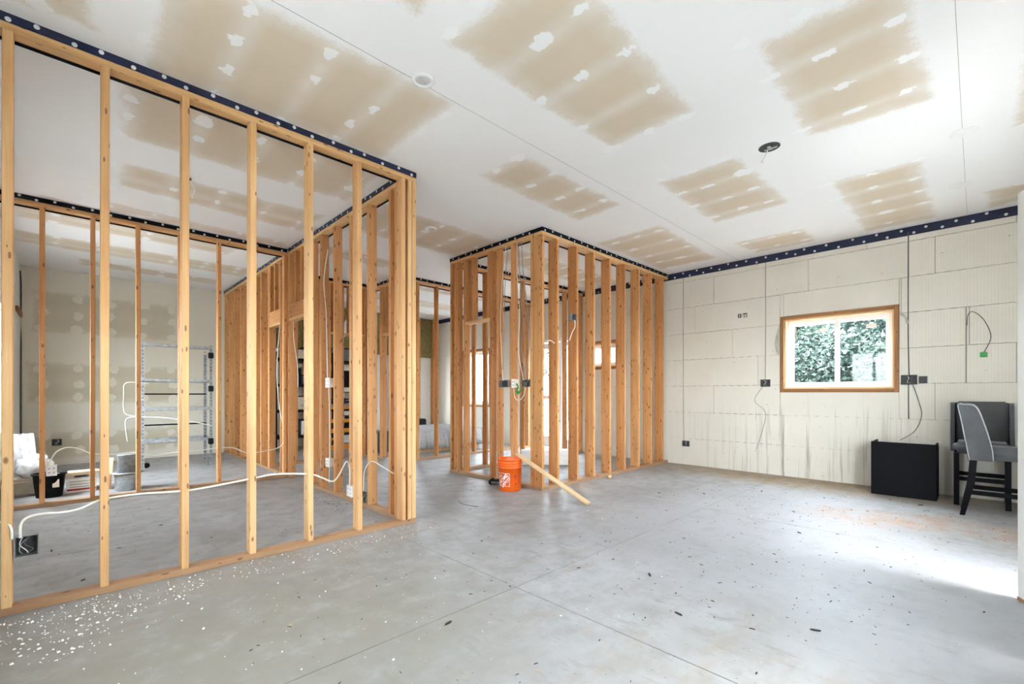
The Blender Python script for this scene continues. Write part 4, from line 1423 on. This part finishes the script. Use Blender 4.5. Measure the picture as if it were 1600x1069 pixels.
# strip on the left wall near the corner
tag(obj('wall_block', B(XL, XL + 0.03, 9.2, 9.96, 2.26, 2.33, bevel=0.003), 'buck_wood'), 'small brown wooden block high on the far left wall', 'block')
cable('dark cable down the far left corner of the taped wall', [(XL + 0.02, 9.7, 2.9), (XL + 0.012, YB - 0.012, 2.6), (XL + 0.012, YB - 0.012, 1.2), (XL + 0.012, YB - 0.012, 0.1)], 0.010, 'cable_dark')

# ================================================================== FAR ROOMS BEHIND THE HALL
# plastic-wrapped stack
mt = thing('wrapped_mattress', 'mattress wrapped in clear plastic on the floor beyond the far studs', 'mattress', (5.35, 7.75, 0))
obj('mattress_core', B(-0.80, 0.80, -0.48, 0.85, 0.10, 0.40, bevel=0.05, seg=3), 'white_cloth', mt, smooth=True)
bm = bmesh.new()
nx = 90
rows = []
for j in range(5):
    z = 0.415 - 0.085 * j
    rows.append([bm.verts.new((-0.82 + 1.64 * i / nx, -0.50 - 0.012 * j - 0.018 * math.sin(i * 1.3 + 0.5 * math.sin(i * 0.37)) * j / 2, z + (0.012 * math.sin(i * 0.9) if j == 4 else 0))) for i in range(nx + 1)])
top = [bm.verts.new((-0.82 + 1.64 * i / nx, 0.86, 0.42)) for i in range(nx + 1)]
rows = [top] + rows
for a_, b_ in zip(rows, rows[1:]):
    for i in range(nx):
        bm.faces.new((a_[i], b_[i], b_[i + 1], a_[i + 1]))
bmesh.ops.solidify(bm, geom=bm.faces, thickness=0.002)
obj('plastic_wrap', bm, 'wrap_white', mt, smooth=True)
obj('pallet', B((-0.78, 0.78, -0.46, -0.36, 0, 0.10), (-0.78, 0.78, 0.1, 0.2, 0, 0.10), (-0.78, 0.78, 0.72, 0.82, 0, 0.10)), 'lath', mt)
tag(obj('floor_case', B(-0.17, 0.17, -0.15, 0.15, 0, 0.52, bevel=0.02, seg=2), 'black_plastic', loc=(5.9, 9.3, 0)), 'dark case on the floor beyond the wrapped mattress', 'case')

# stacked foam boards in the small room
for k, lab in enumerate(('lowest of three pale foam boards stacked in the small room', 'middle one of three pale foam boards stacked in the small room', 'topmost of three pale foam boards stacked in the small room')):
    tag(obj('foam_panel', B(-0.40 + 0.01 * k, 0.40 - 0.012 * k, -0.13, 0.13, 0, 0.072, bevel=0.004), 'foam_board', loc=(5.41, 4.80, 0.002 + 0.074 * k), rot=(0, 0, 0.7989 - PI / 2 + 0.05 * (k - 1))), lab, 'foam board', 'foam boards stacked in the small room')

# black storage shelving along the back wall
sr = thing('storage_shelf', 'black four-tier storage shelf glimpsed through the hall studs', 'shelf', (3.85, 9.45, 0))
for sx in (-0.95, 0, 0.95):
    for sy in (-0.22, 0.22):
        obj('post', B(sx - 0.02, sx + 0.02, sy - 0.02, sy + 0.02, 0, 1.95), 'black_plastic', sr)
for z in (0.25, 0.75, 1.25, 1.75):
    obj('shelf', B(-0.97, 0.97, -0.24, 0.24, z, z + 0.05, bevel=0.006), 'black_plastic', sr)
sr2 = thing('storage_shelf', 'black storage shelf standing behind the left door openings of the hall', 'shelf', (2.75, 9.45, 0))
for sx in (-0.10, 0.10):
    for sy in (-0.22, 0.22):
        obj('post', B(sx - 0.02, sx + 0.02, sy - 0.02, sy + 0.02, 0, 1.95), 'black_plastic', sr2)
for z in (0.25, 0.75, 1.25, 1.75):
    obj('shelf', B(-0.12, 0.12, -0.24, 0.24, z, z + 0.05, bevel=0.006), 'black_plastic', sr2)
bins = [('black_plastic', 'black'), ('grey_tote', 'slate grey'), ('trim_white', 'white'), ('cardboard', 'brown'), ('black_texture', 'dark'), ('galv', 'silver')]
rr = random.Random(3)
tiers = ('lowest', 'second', 'third', 'top')
for ti, z in enumerate((0.30, 0.80, 1.30, 1.80)):
    x = -0.90
    k = 0
    used = {}
    while x < 0.72:
        wd = rr.uniform(0.22, 0.4)
        if abs(x) < 0.04 or (x < 0 < x + wd):
            x = 0.04
        hh = rr.uniform(0.16, 0.36) if ti < 3 else rr.uniform(0.12, 0.26)
        mtl, cn = bins[(k * 2 + ti * 3) % 6]
        used[cn] = used.get(cn, 0) + 1
        place = 'left' if x + wd / 2 < -0.3 else ('middle' if x + wd / 2 < 0.35 else 'right')
        e = thing('storage_bin', '%s lidded bin on the %s tier of the storage shelf, %s part' % (cn, tiers[ti], place), 'bin', (3.85 + x + wd / 2, 9.45, z), 0, 'bins on the storage shelf')
        obj('bin_body', B(-wd / 2 + 0.01, wd / 2 - 0.01, -0.17, 0.17, 0, hh, bevel=0.012), mtl, e)
        obj('lid', B(-wd / 2, wd / 2, -0.18, 0.18, hh, hh + 0.02, bevel=0.004), 'black_plastic' if mtl != 'black_plastic' else 'grey_tote', e)
        x += wd + 0.03
        k += 1

# orange folding work stand with planks
ws = thing('work_stand', 'orange steel work stand behind the far hall studs', 'work stand', (3.42, 8.15, 0))
for sx in (-0.42, 0.42):
    for sy in (-0.22, 0.22):
        obj('leg', bar(bmesh.new(), (sx, sy * 1.2, 0), (sx, sy * 0.8, 0.86), 0.035, 0.035), 'orange_steel', ws)
for z in (0.12, 0.42, 0.60, 0.84):
    for sy in (-0.2, 0.2):
        obj('rail', B(-0.42, 0.42, sy - 0.015, sy + 0.015, z, z + 0.04), 'orange_steel', ws)
obj('table_top', B(-0.48, 0.48, -0.26, 0.26, 0.885, 0.925, bevel=0.004), 'galv', ws)
obj('diagonal_brace', bar(bmesh.new(), (-0.42, -0.2, 0.14), (0.42, -0.2, 0.6), 0.025, 0.02), 'orange_steel', ws)
tag(obj('grey_tote', bev(B(-0.14, 0.14, -0.2, 0.2, 0, 0.40), 0.02, 2), 'grey_tote', loc=(4.25, 8.05, 0.0)), 'tall slate grey tote beside the orange work stand', 'tote')
tl = thing('bench_clamp', 'dark bar clamp lying on the orange work stand', 'clamp', (3.45, 8.12, 0.926))
obj('rail_bar', B(-0.40, 0.40, -0.02, 0.02, 0.02, 0.05), 'black_plastic', tl)
obj('jaw', B(-0.40, -0.34, -0.03, 0.03, 0.0, 0.11, bevel=0.006), 'steel', tl)
obj('jaw', B(0.1, 0.16, -0.03, 0.03, 0.0, 0.11, bevel=0.006), 'black_plastic', tl)
bm = bmesh.new()
bmesh.ops.create_uvsphere(bm, u_segments=14, v_segments=10, radius=1)
for v in bm.verts:
    v.co = Vector((v.co.x * 0.05, v.co.y * 0.05, v.co.z * 0.17 * (1 + 0.15 * mnoise.noise(v.co * 3))))
rb = thing('hanging_bag', 'red and white cloth bag hung high on the far studs', 'bag', (3.87, 8.62, 2.42))
obj('red_half', bm, 'red_cloth', rb, (0.03, 0, 0), (0, 0.2, 0), True)
bm = bmesh.new()
bmesh.ops.create_uvsphere(bm, u_segments=14, v_segments=10, radius=1)
for v in bm.verts:
    v.co = Vector((v.co.x * 0.045, v.co.y * 0.045, v.co.z * 0.19))
obj('white_half', bm, 'white_cloth', rb, (-0.03, 0, -0.03), (0, 0.2, 0), True)
obj('hang_cord', tube([(0, 0, 0.12), (0.01, 0, 0.4), (0.0, 0, CEIL - 2.42)], 0.004, 6, 3), 'cable_dark', rb)


# ================================================================== FLOOR LITTER
def scatter(name, label, cat, mat, spots, smin, smax, flat=0.35, seed=1, long=1.0):
    """many tiny bits as one uncountable object"""
    r_ = random.Random(seed)
    V, F = [], []
    for (cx, cy, rx, ry, n_) in spots:
        for _ in range(n_):
            t_, q = r_.uniform(0, 2 * PI), math.sqrt(r_.random())
            x, y = cx + rx * q * math.cos(t_), cy + ry * q * math.sin(t_)
            if not (XL + 0.05 < x < XR - 0.05 and YF + 0.05 < y < YB - 0.05):
                continue
            s = r_.uniform(smin, smax) * r_.choice((0.6, 0.8, 1, 1.4))
            a_ = r_.uniform(0, 2 * PI)
            lx, ly, lz = s * long * r_.uniform(0.6, 1.4), s * r_.uniform(0.4, 1), s * flat
            c_, s_ = math.cos(a_), math.sin(a_)
            b0 = len(V)
            for (ux, uy, uz) in ((-1, -1, 0), (1, -0.8, 0), (0.9, 1, 0), (-0.8, 0.9, 0), (-0.6, -0.7, 1), (0.7, -0.6, 1), (0.6, 0.7, 1), (-0.5, 0.6, 1)):
                V.append((x + (ux * lx * c_ - uy * ly * s_) / 2, y + (ux * lx * s_ + uy * ly * c_) / 2, 0.0003 + uz * lz))
            for f in ((0, 3, 2, 1), (4, 5, 6, 7), (0, 1, 5, 4), (1, 2, 6, 5), (2, 3, 7, 6), (3, 0, 4, 7)):
                F.append(tuple(b0 + i for i in f))
    me = bpy.data.meshes.new(name)
    me.from_pydata(V, [], F)
    me.materials.append(M[mat])
    o = bpy.data.objects.new(name, me)
    link(o)
    o['kind'] = 'stuff'
    return tag(o, label, cat)


scatter('foam_crumbs', 'white foam crumbs strewn on the floor along the near plate', 'crumbs', 'chip_white',
        [(0.1, 3.2, 0.5, 0.2, 170), (-0.05, 3.05, 0.3, 0.35, 220), (0.9, 3.25, 0.9, 0.14, 130), (0.6, 2.5, 1.2, 0.9, 110), (1.9, 3.3, 0.4, 0.2, 50), (3, 1.5, 2.5, 1.5, 90)], 0.003, 0.009, 0.5, 2)
scatter('wood_shavings', 'scattered brown wood shavings and sawdust on the concrete', 'shavings', 'chip_wood',
        [(5.15, 0.75, 0.35, 0.45, 240), (5.35, 0.2, 0.35, 0.4, 260), (5.3, -0.25, 0.4, 0.18, 160), (4.15, 3.38, 0.5, 0.10, 220), (2.2, 2.2, 1.8, 1.4, 220), (4.5, 1.2, 2.0, 1.3, 260), (2.0, 4.4, 0.06, 0.7, 140), (6.7, 1.6, 0.2, 2.0, 200), (1.5, 3.35, 0.7, 0.08, 120)], 0.002, 0.008, 0.25, 3, 1.8)
scatter('dark_grit', 'fine dark grit and splinters scattered over the concrete floor', 'grit', 'chip_dark',
        [(4.4, 1.1, 2.2, 1.4, 420), (2.0, 1.6, 1.8, 1.4, 260), (5.6, 0.9, 1.1, 1.2, 240), (1.0, 5.0, 1.3, 1.3, 110), (1.9, 4.3, 0.12, 0.7, 120), (3.0, 4.5, 0.8, 1.2, 70), (5, 4.3, 1.0, 0.6, 60)], 0.002, 0.007, 0.3, 4, 2.6)
chipme = bpy.data.meshes.new('wood_splinter')
bm = prism([(-0.03, -0.006), (0.012, -0.012), (0.034, -0.002), (0.02, 0.011), (-0.018, 0.009)], 0, 0.011, 'z')
bm.to_mesh(chipme)
bm.free()
chipme.materials.append(M['chip_dark'])
chips = [(2.563, 1.413), (5.667, 1.723), (5.062, 2.128), (5.386, 0.847), (5.437, 0.732), (6.1, 0.394), (2.216, 1.062), (5.244, 2.279), (-0.1, 4.6), (0.2, 4.75), (0.55, 4.85), (0.25, 4.35), (1.318, 1.802), (2.528, 0.533), (4.907, 1.215), (0.05, 3.75), (1.2, 4.7), (4.2, 1.0), (3.6, 0.5), (4.75, 2.5)]
for i, (x, y) in enumerate(chips):
    o = bpy.data.objects.new('wood_splinter', chipme)
    o.location = (x, y, 0.0)
    o.rotation_euler = (0, 0, random.uniform(0, 6.28))
    q = random.uniform(0.3, 0.62)
    o.scale = (q * 1.2, q * 0.8, q)
    link(o)
    tag(o, 'small dark splinter lying loose on the concrete floor', 'splinter', 'dark splinters on the floor')
tag(obj('wire_offcut', tube([(2.93, 3.82, 0.004), (2.86, 3.72, 0.010), (2.84, 3.60, 0.004), (2.88, 3.44, 0.004)], 0.003, 6, 5), 'cable_dark', smooth=True), 'bent dark wire offcut on the hall floor', 'wire')
tag(obj('insulation_scrap', bev(B(-0.035, 0.035, -0.02, 0.02, 0, 0.03), 0.01, 2), 'spray_foam', loc=(5.15, 3.42, 0), rot=(0, 0, 0.4)), 'yellowish foam scrap against the plate of the deep studs', 'scrap')


# ================================================================== OUTSIDE
def tree(label, x, y, h, rad, n_, seed, ls=1.0):
    r_ = random.Random(seed)
    e = thing('tree', label, 'tree', (x, y, -0.17))
    obj('trunk', lathe([(0.22, 0), (0.16, h * 0.3), (0.10, h * 0.6), (0.03, h * 0.9)], 10), 'bark', e, smooth=True)
    V, F = [], []
    blobs = [(r_.uniform(-0.6, 0.6) * rad, r_.uniform(-0.6, 0.6) * rad, h * r_.uniform(0.25, 0.95), rad * r_.uniform(0.35, 0.6)) for _ in range(16)]
    for _ in range(n_):
        bx_, by_, bz_, br = r_.choice(blobs)
        d = Vector((r_.gauss(0, 1), r_.gauss(0, 1), r_.gauss(0, 1))).normalized() * br * r_.uniform(0.55, 1.05)
        c_ = Vector((bx_, by_, bz_)) + d
        u = Vector((r_.gauss(0, 1), r_.gauss(0, 1), r_.gauss(0, 0.6))).normalized()
        v = u.cross(Vector((r_.gauss(0, 1), r_.gauss(0, 1), r_.gauss(0, 1)))).normalized()
        s = r_.uniform(0.05, 0.11) * ls
        b0 = len(V)
        for (p, q) in ((-1, 0), (0, -0.55), (1, 0), (0, 0.55)):
            V.append(tuple(c_ + u * p * s + v * q * s))
        F.append((b0, b0 + 1, b0 + 2, b0 + 3))
    me = bpy.data.meshes.new('foliage')
    me.from_pydata(V, [], F)
    me.materials.append(M['leaf'])
    o = bpy.data.objects.new('foliage', me)
    link(o, e)
    o['kind'] = 'stuff'


tree('leafy green tree filling the right pane of the window', 14.5, 1.0, 6.5, 2.2, 16000, 1)
tree('leafy green tree behind the left pane of the window', 21.0, 5.2, 7.0, 3.0, 18000, 2)
tree('low leafy shrub filling the bottom of the right window pane', 10.6, 1.35, 2.2, 1.3, 16000, 6, 0.55)
tree('low leafy shrub filling the bottom of the left window pane', 12.4, 3.6, 2.3, 1.2, 16000, 7, 0.55)
tree('paler green tree seen far through the glazed door', 17.0, 13.5, 7.0, 2.6, 8000, 4)
